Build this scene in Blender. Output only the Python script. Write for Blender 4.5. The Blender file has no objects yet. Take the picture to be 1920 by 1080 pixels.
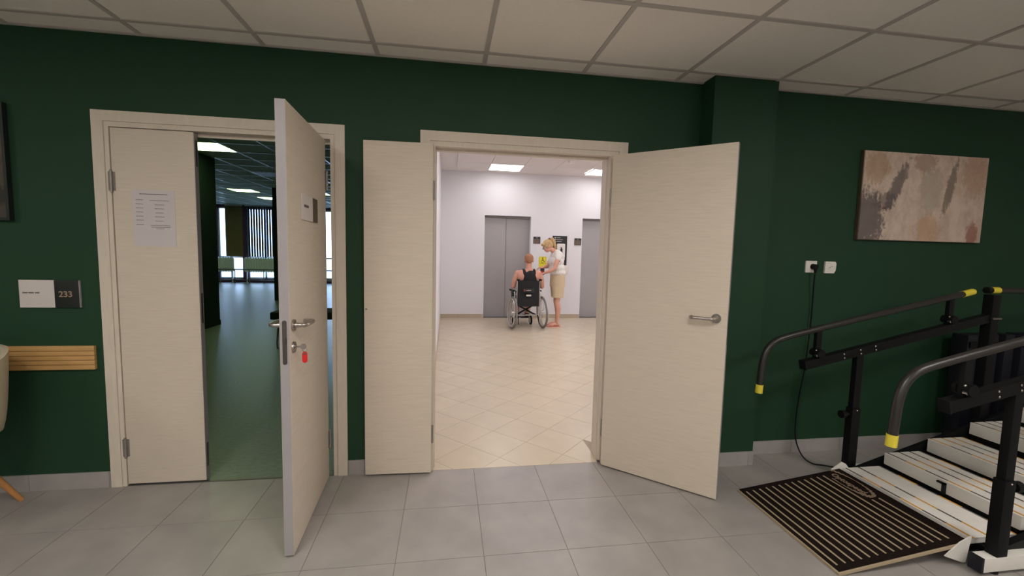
import bpy, bmesh, math, random
from mathutils import Vector, Matrix, Euler
random.seed(7)
PI = math.pi
sc = bpy.context.scene
C = sc.collection

# ------------------------------------------------------------------ camera, world, exposure
f_px, yaw, pitch, roll, D, H = 815.7568, .1492, -.085, .023, 2.6522, 1.3781
fw = Vector((math.sin(yaw)*math.cos(pitch), math.cos(yaw)*math.cos(pitch), math.sin(pitch)))
r0 = Vector((math.cos(yaw), -math.sin(yaw), 0)); u0 = r0.cross(fw)
rv = math.cos(roll)*r0 + math.sin(roll)*u0; uv = -math.sin(roll)*r0 + math.cos(roll)*u0
cam_d = bpy.data.cameras.new('camera'); cam = bpy.data.objects.new('camera', cam_d); C.objects.link(cam)
cam_d.sensor_width = 36; cam_d.lens = f_px/1920*36; cam_d.clip_start = .05; cam_d.clip_end = 200
cam.matrix_world = Matrix(((rv.x, uv.x, -fw.x, 0), (rv.y, uv.y, -fw.y, -D), (rv.z, uv.z, -fw.z, H), (0, 0, 0, 1)))
sc.camera = cam
sc.view_settings.view_transform = 'Standard'; sc.view_settings.look = 'None'
sc.view_settings.exposure = 0; sc.view_settings.gamma = 1; sc.view_settings.use_curve_mapping = False
W = bpy.data.worlds.new('world'); sc.world = W; W.use_nodes = True
W.node_tree.nodes['Background'].inputs[0].default_value = (.46, .66, 1.0, 1)
W.node_tree.nodes['Background'].inputs[1].default_value = 7
LAMP_ROOM, LAMP_LOBBY, LAMP_HALL = 25, 7.9, 9     # emission of the ceiling panels

# ------------------------------------------------------------------ materials
def new_mat(name):
    m = bpy.data.materials.new(name); m.use_nodes = True
    nt = m.node_tree; b = nt.nodes['Principled BSDF']
    return m, nt, b
def mat(name, col, rough=.6, metal=0, spec=.5, noise=0, nscale=8, stretch=(1, 1, 1), bump=0, rnd=0, bscale=None):
    m, nt, b = new_mat(name)
    b.inputs['Base Color'].default_value = (*col, 1); b.inputs['Roughness'].default_value = rough
    b.inputs['Metallic'].default_value = metal; b.inputs['Specular IOR Level'].default_value = spec
    if noise or bump or rnd:
        g = nt.nodes.new('ShaderNodeNewGeometry'); mp = nt.nodes.new('ShaderNodeMapping')
        mp.inputs['Scale'].default_value = stretch
        nt.links.new(g.outputs['Position'], mp.inputs[0])
        n = nt.nodes.new('ShaderNodeTexNoise'); n.inputs['Scale'].default_value = nscale; n.inputs['Detail'].default_value = 5
        nt.links.new(mp.outputs[0], n.inputs[0])
        ra = nt.nodes.new('ShaderNodeMapRange'); ra.inputs[1].default_value = .25; ra.inputs[2].default_value = .75
        ra.inputs[3].default_value = 1-noise; ra.inputs[4].default_value = 1+noise
        nt.links.new(n.outputs[0], ra.inputs[0])
        fac = ra.outputs[0]
        if rnd:
            oi = nt.nodes.new('ShaderNodeObjectInfo'); r2 = nt.nodes.new('ShaderNodeMapRange')
            r2.inputs[3].default_value = 1-rnd; r2.inputs[4].default_value = 1+rnd
            nt.links.new(oi.outputs['Random'], r2.inputs[0])
            mm = nt.nodes.new('ShaderNodeMath'); mm.operation = 'MULTIPLY'
            nt.links.new(fac, mm.inputs[0]); nt.links.new(r2.outputs[0], mm.inputs[1]); fac = mm.outputs[0]
        hs = nt.nodes.new('ShaderNodeHueSaturation'); hs.inputs['Color'].default_value = (*col, 1)
        nt.links.new(fac, hs.inputs['Value']); nt.links.new(hs.outputs[0], b.inputs['Base Color'])
        if bump:
            bn = nt.nodes.new('ShaderNodeBump'); bn.inputs['Strength'].default_value = bump; bn.inputs['Distance'].default_value = .004
            if bscale:
                n2 = nt.nodes.new('ShaderNodeTexNoise'); n2.inputs['Scale'].default_value = bscale; n2.inputs['Detail'].default_value = 3
                nt.links.new(mp.outputs[0], n2.inputs[0]); nt.links.new(n2.outputs[0], bn.inputs['Height'])
            else: nt.links.new(n.outputs[0], bn.inputs['Height'])
            nt.links.new(bn.outputs[0], b.inputs['Normal'])
    return m
def emit(name, col, s):
    m, nt, b = new_mat(name)
    b.inputs['Base Color'].default_value = (*col, 1)
    b.inputs['Emission Color'].default_value = (*col, 1); b.inputs['Emission Strength'].default_value = s
    return m
M = {}
M['green'] = mat('green_paint', (.0145, .052, .025), .6, spec=.27, noise=.04, nscale=3, bump=.05, bscale=300)
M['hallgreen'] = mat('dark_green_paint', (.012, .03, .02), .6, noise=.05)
M['white'] = mat('white_paint', (.80, .785, .815), .6, noise=.01, nscale=2)
M['cream_wall'] = mat('plain_paint', (.76, .74, .70), .7, noise=.02)
M['ceil'] = mat('ceiling_tile', (.88, .83, .77), .9, noise=.02, nscale=60, bump=.15, bscale=240, rnd=.02)
M['bar'] = mat('ceiling_bar', (.50, .46, .43), .6, noise=.02)
M['hallceil'] = mat('hall_ceiling_tile', (.50, .55, .46), .9, noise=.03, nscale=40, rnd=.03)
M['hallbar'] = mat('hall_ceiling_bar', (.60, .66, .58), .35, .5, noise=.02)
M['lobceil'] = mat('lobby_ceiling_tile', (.80, .75, .74), .9, noise=.01)
M['tile'] = mat('grey_floor_tile', (.335, .310, .295), .34, spec=.35, noise=.13, nscale=4.5, rnd=.035, bump=.03)
M['grout'] = mat('grout', (.20, .185, .17), .9, noise=.05)
M['lobtile'] = mat('beige_floor_tile', (.60, .51, .385), .26, spec=.45, noise=.05, nscale=6, rnd=.015)
M['lobgrout'] = mat('beige_grout', (.36, .29, .21), .9, noise=.05)
M['vinyl'] = mat('green_grey_vinyl', (.17, .20, .165), .36, spec=.5, noise=.22, nscale=26, stretch=(1, 2.2, 1), bump=.25)
M['door'] = mat('pale_wood_laminate', (.66, .575, .48), .5, noise=.055, nscale=7, stretch=(1.2, 1.2, 22), spec=.35)
M['dooredge'] = mat('grey_door_edge', (.36, .33, .345), .45, noise=.03, nscale=20)
M['casing'] = mat('pale_wood_casing', (.68, .60, .51), .5, noise=.04, nscale=7, stretch=(9, 9, 1.5), spec=.35)
M['seal'] = mat('dark_seal', (.12, .10, .08), .8, noise=.05)
M['steel'] = mat('brushed_steel', (.46, .42, .40), .27, 1, noise=.04, nscale=60)
M['lock'] = mat('dark_lock_plate', (.09, .075, .07), .45, .4, noise=.04, nscale=60)
M['hinge'] = mat('hinge_steel', (.30, .27, .25), .45, .5, noise=.04, nscale=60)
M['dsteel'] = mat('dark_steel', (.22, .20, .19), .4, .8, noise=.04, nscale=60)
M['elev'] = mat('elevator_steel', (.40, .385, .385), .42, .3, noise=.03, nscale=5, stretch=(30, 30, 1))
M['black'] = mat('black_powder_coat', (.005, .005, .006), .5, spec=.2, noise=.1, nscale=30)
M['blackrough'] = mat('black_fabric', (.012, .012, .014), .85, noise=.2, nscale=80)
M['rail'] = mat('black_rubber_grip', (.022, .019, .017), .36, spec=.5, noise=.08, nscale=30)
M['navy'] = mat('navy_black_pad', (.004, .004, .011), .6, noise=.1, nscale=20)
M['yellow'] = mat('yellow_plastic', (.72, .60, .05), .5, noise=.04)
M['board'] = mat('white_tread_board', (.82, .78, .74), .5, noise=.06, nscale=14, spec=.3)
M['wframe'] = mat('white_frame', (.74, .71, .67), .5, noise=.04)
M['orange'] = mat('orange_strip', (.70, .34, .05), .6, noise=.1, nscale=40)
M['greystrip'] = mat('grey_strip', (.10, .09, .08), .7, noise=.1, nscale=40)
M['mat'] = mat('dark_brown_mat', (.011, .006, .005), .8, spec=.15, noise=.25, nscale=60)
M['gold'] = mat('tan_mat_line', (.42, .33, .22), .6, noise=.06, nscale=40)
M['oak'] = mat('light_oak', (.55, .32, .12), .5, noise=.10, nscale=5, stretch=(1.5, 30, 30))
M['legwood'] = mat('orange_wood', (.52, .24, .08), .5, noise=.12, nscale=6, stretch=(8, 8, 1))
M['shell'] = mat('cream_shell', (.50, .44, .32), .5, noise=.03)
M['paper'] = mat('paper', (.62, .57, .58), .7, noise=.01)
M['ink'] = mat('ink', (.10, .085, .085), .8, noise=.02)
M['signwhite'] = mat('sign_white', (.66, .60, .58), .5, noise=.01)
M['signblack'] = mat('sign_black', (.010, .013, .012), .5, noise=.02)
M['signbrown'] = mat('sign_brown', (.09, .065, .04), .5, noise=.03)
M['signgold'] = mat('sign_gold', (.34, .24, .17), .5, noise=.02)
M['plastic'] = mat('white_plastic', (.80, .76, .72), .35, noise=.01)
M['red'] = mat('red_plastic', (.65, .015, .02), .35, noise=.03)
M['darkred'] = mat('dull_red', (.25, .05, .04), .5, noise=.03)
M['skin'] = mat('skin', (.70, .37, .27), .5, spec=.35, noise=.06, nscale=14)
M['skin2'] = mat('tanned_skin', (.66, .33, .24), .5, spec=.35, noise=.06, nscale=14)
M['hair1'] = mat('short_ginger_hair', (.36, .17, .09), .8, noise=.2, nscale=120)
M['hair2'] = mat('blonde_hair', (.52, .35, .16), .6, noise=.3, nscale=60, stretch=(1, 1, .3))
M['hairdark'] = mat('brown_hair', (.12, .06, .035), .6, noise=.2, nscale=60)
M['shorts'] = mat('beige_cotton', (.62, .49, .32), .85, noise=.05, nscale=20, stretch=(1, 1, .3))
M['sandal'] = mat('coral_sandal', (.75, .22, .15), .6, noise=.05)
M['cream'] = mat('eye_white', (.8, .78, .75), .4, noise=.01)
M['alu'] = mat('wheelchair_silver', (.62, .60, .58), .3, .7, noise=.03)
M['tyre'] = mat('grey_tyre', (.20, .19, .18), .7, noise=.1, nscale=30)
M['signyellow'] = mat('sign_yellow', (.85, .74, .03), .5, noise=.02)
M['radiator'] = mat('radiator_white', (.82, .84, .86), .5, noise=.02)
M['blind'] = mat('white_blind', (.78, .80, .82), .7, noise=.03)
M['brownblind'] = mat('olive_brown_blind', (.20, .15, .07), .8, noise=.08)
M['purple'] = mat('purple_wall', (.10, .03, .09), .7, noise=.05)
M['foliage'] = mat('outdoor_paving', (.42, .46, .50), .9, noise=.1, nscale=2)
M['darkblind'] = mat('dark_blind_slat', (.05, .05, .06), .8, noise=.05)  # backlit shade of the slats put into their colour
M['plinth'] = mat('grey_plinth_tile', (.36, .335, .325), .4, spec=.35, noise=.10, nscale=7, rnd=.04)
M['lobplinth'] = mat('beige_plinth', (.50, .42, .31), .4, noise=.04, rnd=.02)
M['lampR'] = emit('room_lamp', (1, .955, .88), LAMP_ROOM)
M['lampL'] = emit('lobby_lamp', (1, .96, .98), LAMP_LOBBY)
M['lampH'] = emit('hall_lamp', (.72, .95, .42), LAMP_HALL)
# floral white blouse
m, nt, b = new_mat('white_blouse_with_small_print'); M['blouse'] = m
g = nt.nodes.new('ShaderNodeNewGeometry'); v = nt.nodes.new('ShaderNodeTexVoronoi'); v.inputs['Scale'].default_value = 26
nt.links.new(g.outputs['Position'], v.inputs[0]); cr = nt.nodes.new('ShaderNodeValToRGB')
cr.color_ramp.elements[0].color = (.22, .25, .28, 1); cr.color_ramp.elements[0].position = .14
cr.color_ramp.elements[1].color = (.80, .77, .73, 1); cr.color_ramp.elements[1].position = .24
nt.links.new(v.outputs[0], cr.inputs[0]); nt.links.new(cr.outputs[0], b.inputs['Base Color']); b.inputs['Roughness'].default_value = .8
# glass
m, nt, b = new_mat('window_glass'); M['glass'] = m
tr = nt.nodes.new('ShaderNodeBsdfTransparent'); gl = nt.nodes.new('ShaderNodeBsdfGlossy'); gl.inputs['Roughness'].default_value = .05
fr = nt.nodes.new('ShaderNodeFresnel'); mx = nt.nodes.new('ShaderNodeMixShader')
nt.links.new(fr.outputs[0], mx.inputs[0]); nt.links.new(tr.outputs[0], mx.inputs[1]); nt.links.new(gl.outputs[0], mx.inputs[2])
nt.links.new(mx.outputs[0], nt.nodes['Material Output'].inputs[0])
# abstract paintings: blotches laid out in the canvas' own coordinates
def art(name, base, blotches, warm, dark):
    m, nt, b = new_mat(name); N = nt.nodes; L = nt.links
    tc = N.new('ShaderNodeTexCoord'); mp = N.new('ShaderNodeMapping'); L.new(tc.outputs['Generated'], mp.inputs[0])
    n1 = N.new('ShaderNodeTexNoise'); n1.inputs['Scale'].default_value = 5; n1.inputs['Detail'].default_value = 8; n1.inputs['Roughness'].default_value = .7
    ms = N.new('ShaderNodeMapping'); ms.inputs['Scale'].default_value = (2.2, 1, .8); L.new(tc.outputs['Generated'], ms.inputs[0]); L.new(ms.outputs[0], n1.inputs[0])
    r = N.new('ShaderNodeValToRGB'); r.color_ramp.elements[0].position = .33; r.color_ramp.elements[0].color = (*warm, 1)
    r.color_ramp.elements[1].position = .58; r.color_ramp.elements[1].color = (*base, 1); L.new(n1.outputs[0], r.inputs[0])
    cur = r.outputs[0]
    nb = N.new('ShaderNodeTexNoise'); nb.inputs['Scale'].default_value = 15; nb.inputs['Detail'].default_value = 9; nb.inputs['Roughness'].default_value = .75; L.new(ms.outputs[0], nb.inputs[0])
    for (cx, cz, sx, sz, ang, colr, amt) in blotches:
        mpp = N.new('ShaderNodeMapping'); mpp.vector_type = 'TEXTURE'
        mpp.inputs['Location'].default_value = (cx, .0, cz); mpp.inputs['Rotation'].default_value = (0, ang, 0); mpp.inputs['Scale'].default_value = (sx, 1, sz)
        cz0 = N.new('ShaderNodeVectorMath'); cz0.operation = 'MULTIPLY'; cz0.inputs[1].default_value = (1, 0, 1)
        L.new(tc.outputs['Generated'], cz0.inputs[0]); L.new(cz0.outputs[0], mpp.inputs[0])
        ln = N.new('ShaderNodeVectorMath'); ln.operation = 'LENGTH'; L.new(mpp.outputs[0], ln.inputs[0])
        ad = N.new('ShaderNodeMath'); ad.operation = 'MULTIPLY_ADD'; ad.inputs[1].default_value = 2.6; L.new(nb.outputs[0], ad.inputs[0]); L.new(ln.outputs['Value'], ad.inputs[2])
        rr = N.new('ShaderNodeMapRange'); rr.inputs[1].default_value = 2.05; rr.inputs[2].default_value = 2.35; rr.inputs[3].default_value = amt; rr.inputs[4].default_value = 0
        L.new(ad.outputs[0], rr.inputs[0])
        mi = N.new('ShaderNodeMix'); mi.data_type = 'RGBA'; mi.inputs['B'].default_value = (*colr, 1)
        L.new(rr.outputs[0], mi.inputs['Factor']); L.new(cur, mi.inputs['A']); cur = mi.outputs['Result']
    L.new(cur, b.inputs['Base Color']); b.inputs['Roughness'].default_value = .7
    return m
GR = (.10, .08, .085)
M['art'] = art('abstract_canvas', (.68, .54, .45),
    [(.05, .22, .15, .36, 0, GR, .85), (.27, .62, .05, .30, .25, (.13, .10, .10), .8), (.20, .45, .09, .10, .5, GR, .6), (.70, .62, .035, .34, .12, (.20, .15, .11), .8),
     (.10, .82, .11, .20, 0, (.42, .25, .14), .6), (.55, .14, .10, .18, 0, (.52, .29, .15), .55), (.92, .10, .05, .16, 0, (.32, .12, .09), .8),
     (.48, .90, .10, .12, 0, (.33, .19, .16), .6), (.90, .80, .12, .3, 0, (.45, .26, .17), .6), (.55, .60, .10, .3, 0, (.42, .36, .30), .6)], (.50, .36, .29), GR)
M['art2'] = art('dark_abstract_canvas', (.10, .075, .05), [(.9, .2, .2, .1, 0, (.02, .02, .02), .8), (.9, .62, .3, .1, 0, (.16, .10, .06), .7)], (.05, .045, .04), GR)

# ------------------------------------------------------------------ mesh helpers
class MB:
    def __init__(s): s.bm = bmesh.new()
    def box(s, a, b, rot=None, bev=0):
        a = Vector(a); b = Vector(b); c = (a+b)/2; d = b-a
        t = bmesh.new(); bmesh.ops.create_cube(t, size=1, matrix=Matrix.Diagonal((*d, 1)))
        if bev: bmesh.ops.bevel(t, geom=t.edges[:], offset=bev, segments=2, affect='EDGES', profile=.7)
        mtx = Matrix.Translation(c) if rot is None else rot @ Matrix.Translation(c)
        s._add(t, mtx); return s
    def _add(s, t, mtx=None):
        if mtx is not None: t.transform(mtx)
        me = bpy.data.meshes.new('t'); t.to_mesh(me); s.bm.from_mesh(me); bpy.data.meshes.remove(me); t.free()
    def cyl(s, p, q, r1, r2=None, n=20, caps=True):
        p = Vector(p); q = Vector(q); d = q-p; r2 = r1 if r2 is None else r2
        t = bmesh.new(); bmesh.ops.create_cone(t, cap_ends=caps, segments=n, radius1=r1, radius2=r2, depth=d.length)
        s._add(t, Matrix.Translation((p+q)/2) @ d.to_track_quat('Z', 'Y').to_matrix().to_4x4()); return s
    def ell(s, c, r, rot=(0, 0, 0), seg=20, rings=12):
        t = bmesh.new(); bmesh.ops.create_uvsphere(t, u_segments=seg, v_segments=rings, radius=1)
        s._add(t, Matrix.Translation(c) @ Euler(rot).to_matrix().to_4x4() @ Matrix.Diagonal((*((r, r, r) if isinstance(r, (int, float)) else r), 1))); return s
    def cap(s, p, q, r1, r2=None, n=14):
        r2 = r1 if r2 is None else r2
        s.cyl(p, q, r1, r2, n); s.ell(p, r1, seg=n, rings=8); s.ell(q, r2, seg=n, rings=8); return s
    def chain(s, pts):      # [(x,y,z,r),...]
        for a, b in zip(pts, pts[1:]): s.cap(a[:3], b[:3], a[3], b[3])
        return s
    def tube(s, pts, r, n=12, sub=6, closed=False):
        P = [Vector(p) for p in pts]
        if sub > 1 and len(P) > 2:      # Catmull-Rom
            Q = []
            m_ = len(P)
            for i in range(m_ if closed else m_-1):
                p0 = P[(i-1) % m_] if (i > 0 or closed) else P[0]; p1 = P[i]; p2 = P[(i+1) % m_]; p3 = P[(i+2) % m_] if (i+2 < m_ or closed) else P[-1]
                for k in range(sub):
                    t = k/sub
                    Q.append(.5*((2*p1)+(-p0+p2)*t+(2*p0-5*p1+4*p2-p3)*t*t+(-p0+3*p1-3*p2+p3)*t**3))
            if not closed: Q.append(P[-1])
            P = Q
        bm = s.bm; rings = []; up = None; m_ = len(P)
        for i, p in enumerate(P):
            d = (P[(i+1) % m_]-P[i-1]) if closed else (P[min(i+1, m_-1)]-P[max(i-1, 0)])
            d.normalize()
            if up is None: up = d.orthogonal().normalized()
            else:
                up = (up-d*up.dot(d)).normalized()
            w = d.cross(up)
            rings.append([bm.verts.new(p+r*(math.cos(2*PI*k/n)*up+math.sin(2*PI*k/n)*w)) for k in range(n)])
        for i in range(m_ if closed else m_-1):
            a = rings[i]; b = rings[(i+1) % m_]
            for k in range(n): bm.faces.new((a[k], a[(k+1) % n], b[(k+1) % n], b[k]))
        if not closed: bm.faces.new(rings[0][::-1]); bm.faces.new(rings[-1])
        return s
    def prism(s, poly, h, mtx=None):   # poly in xy, extruded z 0..h
        t = bmesh.new(); vs = [t.verts.new((x, y, 0)) for x, y in poly]; f = t.faces.new(vs)
        ex = bmesh.ops.extrude_face_region(t, geom=[f]); 
        bmesh.ops.translate(t, verts=[e for e in ex['geom'] if isinstance(e, bmesh.types.BMVert)], vec=(0, 0, h))
        bmesh.ops.recalc_face_normals(t, faces=t.faces[:])
        s._add(t, mtx); return s
    def torus(s, c, R, r, axis='X', n=48, k=10, mtx=None):
        pts = []
        for i in range(n):
            a = 2*PI*i/n; u, v = R*math.cos(a), R*math.sin(a)
            p = Vector((0, u, v)) if axis == 'X' else Vector((u, 0, v)) if axis == 'Y' else Vector((u, v, 0))
            pts.append(Vector(c)+p)
        s.tube(pts, r, k, 1, True); return s
    def loft(s, rings, cap=True):    # rings: lists of points, same length
        bm = s.bm; R = [[bm.verts.new(p) for p in r] for r in rings]; n = len(R[0])
        for a, b in zip(R, R[1:]):
            for k in range(n): bm.faces.new((a[k], a[(k+1) % n], b[(k+1) % n], b[k]))
        if cap: bm.faces.new(R[0][::-1]); bm.faces.new(R[-1])
        return s
    def mesh(s, name, smooth=True):
        bmesh.ops.recalc_face_normals(s.bm, faces=s.bm.faces[:])
        me = bpy.data.meshes.new(name); s.bm.to_mesh(me); s.bm.free()
        if smooth:
            me.shade_smooth()
            try: me.set_sharp_from_angle(angle=math.radians(35))
            except Exception: pass
        return me
    def build(s, name, m, parent=None, smooth=True):
        me = s.mesh(name, smooth)
        for x in (m if isinstance(m, list) else [m]): me.materials.append(x)
        o = bpy.data.objects.new(name, me); C.objects.link(o)
        if parent: o.parent = parent
        return o
def thing(name, label, cat, loc=(0, 0, 0), rz=0, group=None):
    o = bpy.data.objects.new(name, None); C.objects.link(o); o.empty_display_size = .05
    o.location = loc; o.rotation_euler = (0, 0, rz); o['label'] = label; o['category'] = cat
    if group: o['group'] = group
    return o
def tag(o, label, cat, group=None):
    o['label'] = label; o['category'] = cat
    if group: o['group'] = group
    return o
def struct_e(name):
    o = bpy.data.objects.new(name, None); C.objects.link(o); o['kind'] = 'structure'; return o
def struct(o): o['kind'] = 'structure'; return o
def inst(name, me, parent, loc, rz=0):
    o = bpy.data.objects.new(name, me); C.objects.link(o); o.parent = parent; o.location = loc; o.rotation_euler = (0, 0, rz); return o
def text(name, s, size, m, parent, loc, rot=(PI/2, 0, 0), ext=.0006, bold=True, align='LEFT', sx=1):
    cu = bpy.data.curves.new(name, 'FONT'); cu.body = s; cu.size = size; cu.extrude = ext; cu.align_x = align
    if bold: cu.offset = size*.02
    t = bpy.data.objects.new('t', cu); C.objects.link(t)
    dg = bpy.context.evaluated_depsgraph_get(); me = bpy.data.meshes.new_from_object(t.evaluated_get(dg)); bpy.data.objects.remove(t)
    me.name = name; me.materials.clear(); me.materials.append(m)
    o = bpy.data.objects.new(name, me); C.objects.link(o); o.parent = parent; o.location = loc; o.rotation_euler = rot; o.scale = (sx, 1, 1); return o
def remesh(mb, name, m, parent, vox=.007, smooth=3):
    o = mb.build(name, m, parent)
    md = o.modifiers.new('r', 'REMESH'); md.mode = 'VOXEL'; md.voxel_size = vox
    s = o.modifiers.new('s', 'SMOOTH'); s.iterations = smooth; s.factor = .5
    dg = bpy.context.evaluated_depsgraph_get(); me = bpy.data.meshes.new_from_object(o.evaluated_get(dg))
    me.materials.clear(); me.materials.append(m); me.shade_smooth(); me.name = name
    o.modifiers.clear(); o.data = me
    return o
def box_mesh(name, d, m, bev=0):
    me = MB().box((-d[0]/2, -d[1]/2, -d[2]), (d[0]/2, d[1]/2, 0), bev=bev).mesh(name, False); me.materials.append(m); return me

# ------------------------------------------------------------------ structure
ZC, YB, XL, XR = 2.458, -6.2, -4.6, 6.4        # front room: ceiling height, back wall, sides
HZ, HY, HL = 2.80, 14.5, -13.0                  # hall
LZ, LY, LX, LR = 2.91, 6.15, -.13, 5.2          # lobby
XA0, XA1, XB0, XB1, ZH = -1.797, -.640, -.098, 1.026, 2.0
def wall_slab(name, x0, x1, z1, y0, y1, holes, m):
    mb = MB(); xs = x0
    for (a, b, h) in holes:
        mb.box((xs, y0, 0), (a, y1, z1)); mb.box((a, y0, h), (b, y1, z1)); xs = b
    mb.box((xs, y0, 0), (x1, y1, z1)); return struct(mb.build(name, m, smooth=False))
holes = [(XA0, XA1, ZH), (XB0, XB1, ZH)]
wall_slab('wall_back', XL, XR, ZC+.3, 0, .075, holes, M['green'])
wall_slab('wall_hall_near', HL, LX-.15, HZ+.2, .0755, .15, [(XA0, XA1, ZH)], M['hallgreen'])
wall_slab('wall_lobby_near', LX-.15+.001, LR, LZ+.2, .0755, .15, [(XB0, XB1, ZH)], M['white'])
struct(MB().box((1.590, -.137, 0), (2.017, 0, ZC+.02)).build('wall_pillar', M['green'], smooth=False))
struct(MB().box((XL-.1, YB, 0), (XL, 0, ZC+.3)).build('wall_left', M['green'], smooth=False))
struct(MB().box((XR, YB, 0), (XR+.1, 0, ZC+.3)).build('wall_right', M['cream_wall'], smooth=False))
struct(MB().box((XL-.1, YB-.1, 0), (XR+.1, YB, ZC+.3)).build('wall_front', M['cream_wall'], smooth=False))

# floor of the front room: slab, and tiles as its parts
floor = struct(MB().box((XL, YB, -.1), (XR, 0.0, -.0015)).build('floor', M['grout'], smooth=False))
TX, TY, tx0, ty0 = .391, .4, .1787, 0.0
tm = box_mesh('floor_tile', (TX-.003, TY-.003, .012), M['tile']); far = MB()
for i in range(-13, 17):
    for j in range(0, 16):
        x0 = tx0+i*TX; x1 = x0+TX; y1 = -j*TY; y0 = y1-TY
        if x1 < XL+.1 or x0 > XR-.1 or y0 < YB: continue
        if j < 4 and -2.9 < x0 < 4.6: inst('floor_tile', tm, floor, ((x0+x1)/2, (y0+y1)/2, .0))
        else: far.box((max(x0, XL)+.0015, y0+.0015, -.012), (min(x1, XR)-.0015, y1-.0015, 0))
o = far.build('floor_tile_field', M['tile'], floor, False); o['kind'] = 'stuff'

# suspended ceiling of the front room
ceil = struct(MB().box((XL, YB, ZC+.05), (XR, 0, ZC+.1)).build('ceiling', M['bar'], smooth=False))
GX, GY = -1.597, -.160
cm = box_mesh('ceiling_tile', (.582, .582, .012), M['ceil']); cs = box_mesh('ceiling_edge_tile', (.582, .128, .012), M['ceil']); far = MB()
room_lamps = [(-5, 3), (0, 3), (3, 3), (7, 3), (-4, 7), (0, 7), (4, 7), (8, 7)]   # cells (i, j)
for i in range(-5, 14):
    x = GX+.6*i+.3
    if x < XL+.3 or x > XR-.3: continue
    inst('ceiling_tile', cs, ceil, (x, GY/2-.004, ZC+.016))
    for j in range(0, 10):
        y = GY-.6*j-.3
        if (i, j) in room_lamps: continue
        if j < 3: inst('ceiling_tile', cm, ceil, (x, y, ZC+.016))
        else: far.box((x-.291, y-.291, ZC+.004), (x+.291, y+.291, ZC+.016))
o = far.build('ceiling_tile_field', M['ceil'], ceil, False); o['kind'] = 'stuff'
for i in range(-5, 15):
    x = GX+.6*i
    if XL+.02 < x < XR: MB().box((x-.012, YB, ZC-.001), (x+.012, -.001 if not 1.58 < x < 2.03 else -.138, ZC+.012)).build('grid_bar', M['bar'], ceil, False)
for j in range(0, 11):
    y = GY-.6*j
    if y > YB: MB().box((XL, y-.012, ZC-.0015), (XR, y+.012, ZC+.0115)).build('grid_bar', M['bar'], ceil, False)
MB().box((XL, -.018, ZC-.002), (1.589, -.0005, ZC+.011)).box((2.018, -.018, ZC-.002), (XR, -.0005, ZC+.011)).build('wall_angle', M['bar'], ceil, False)
for n_, (i, j) in enumerate(room_lamps):
    x = GX+.6*i+.3; y = GY-.6*j-.3
    t = thing('ceiling_light', 'square recessed ceiling panel light behind the viewer in the green room', 'ceiling light', (x, y, ZC), group='panel lights of the green room')
    MB().box((-.28, -.28, .001), (.28, .28, .01)).build('diffuser', M['lampR'], t, False)
    MB().box((-.295, -.295, .002), (-.28, .295, .014)).box((.28, -.295, .002), (.295, .295, .014)).box((-.28, -.295, .002), (.28, -.28, .014)).box((-.28, .28, .002), (.28, .295, .014)).build('frame', M['bar'], t, False)

# skirting tiles
def skirting(name, segs, h, th, m, L=.391):
    e = struct_e(name)
    for (ax, x0, x1, c, sgn) in segs:
        x = x0
        while x < x1-.002:
            xe = min(x+L, x1)
            if ax == 'x': MB().box((x+.001, min(c, c+sgn*th), 0.0005), (xe-.001, max(c, c+sgn*th), h)).build('skirting_tile', m, e, False)
            else: MB().box((min(c, c+sgn*th), x+.001, 0.0005), (max(c, c+sgn*th), xe-.001, h)).build('skirting_tile', m, e, False)
            x = xe
skirting('baseboard_back', [('x', XL, -1.856, 0, -1), ('x', -.580, -.164, 0, -1), ('x', 1.113, 1.589, 0, -1), ('x', 2.026, XR, 0, -1), ('x', 1.59, 2.017, -.137, -1), ('y', -.137, -.008, 2.017, 1)], .093, .008, M['plinth'])

# ------------------------------------------------------------------ door 1 (left)
def casing(name_e, x0, x1, w, ztop, xi0, xi1, zi):
    e = struct_e(name_e)
    # casing boards proud of the wall, jamb boards lining the opening, stops
    MB().box((x0, -.010, 0.001), (x0+w, -.0002, ztop-w)).build('casing', M['casing'], e, False)
    MB().box((x1-w, -.010, 0.001), (x1, -.0002, ztop-w)).build('casing', M['casing'], e, False)
    MB().box((x0, -.010, ztop-w), (x1, -.0002, ztop)).build('casing', M['casing'], e, False)
    return e
d1 = casing('door_1', -1.853, -.582, .0545, 2.066, 0, 0, 0)
MB().box((-1.7965, -.004, 0.001), (-1.777, .149, 1.985)).build('jamb', M['casing'], d1, False)
MB().box((-.662, -.004, 0.001), (-.6405, .149, 1.985)).build('jamb', M['casing'], d1, False)
MB().box((-1.7965, -.004, 1.985), (-.6405, .149, 1.9995)).box((-1.7984, -.003, 1.9994), (-.6366, -.0002, 2.0112)).box((-1.7984, -.003, .001), (-1.7964, -.0002, 1.9994)).box((-.6406, -.003, .001), (-.6366, -.0002, 1.9994)).build('jamb', M['casing'], d1, False)
MB().box((-1.776, .048, 1.965), (-.664, .06, 1.984)).build('stop', M['casing'], d1, False)
MB().box((-1.80, .002, -.001), (-.64, .02, .004)).build('threshold_strip', M['dsteel'], d1, False)
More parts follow.
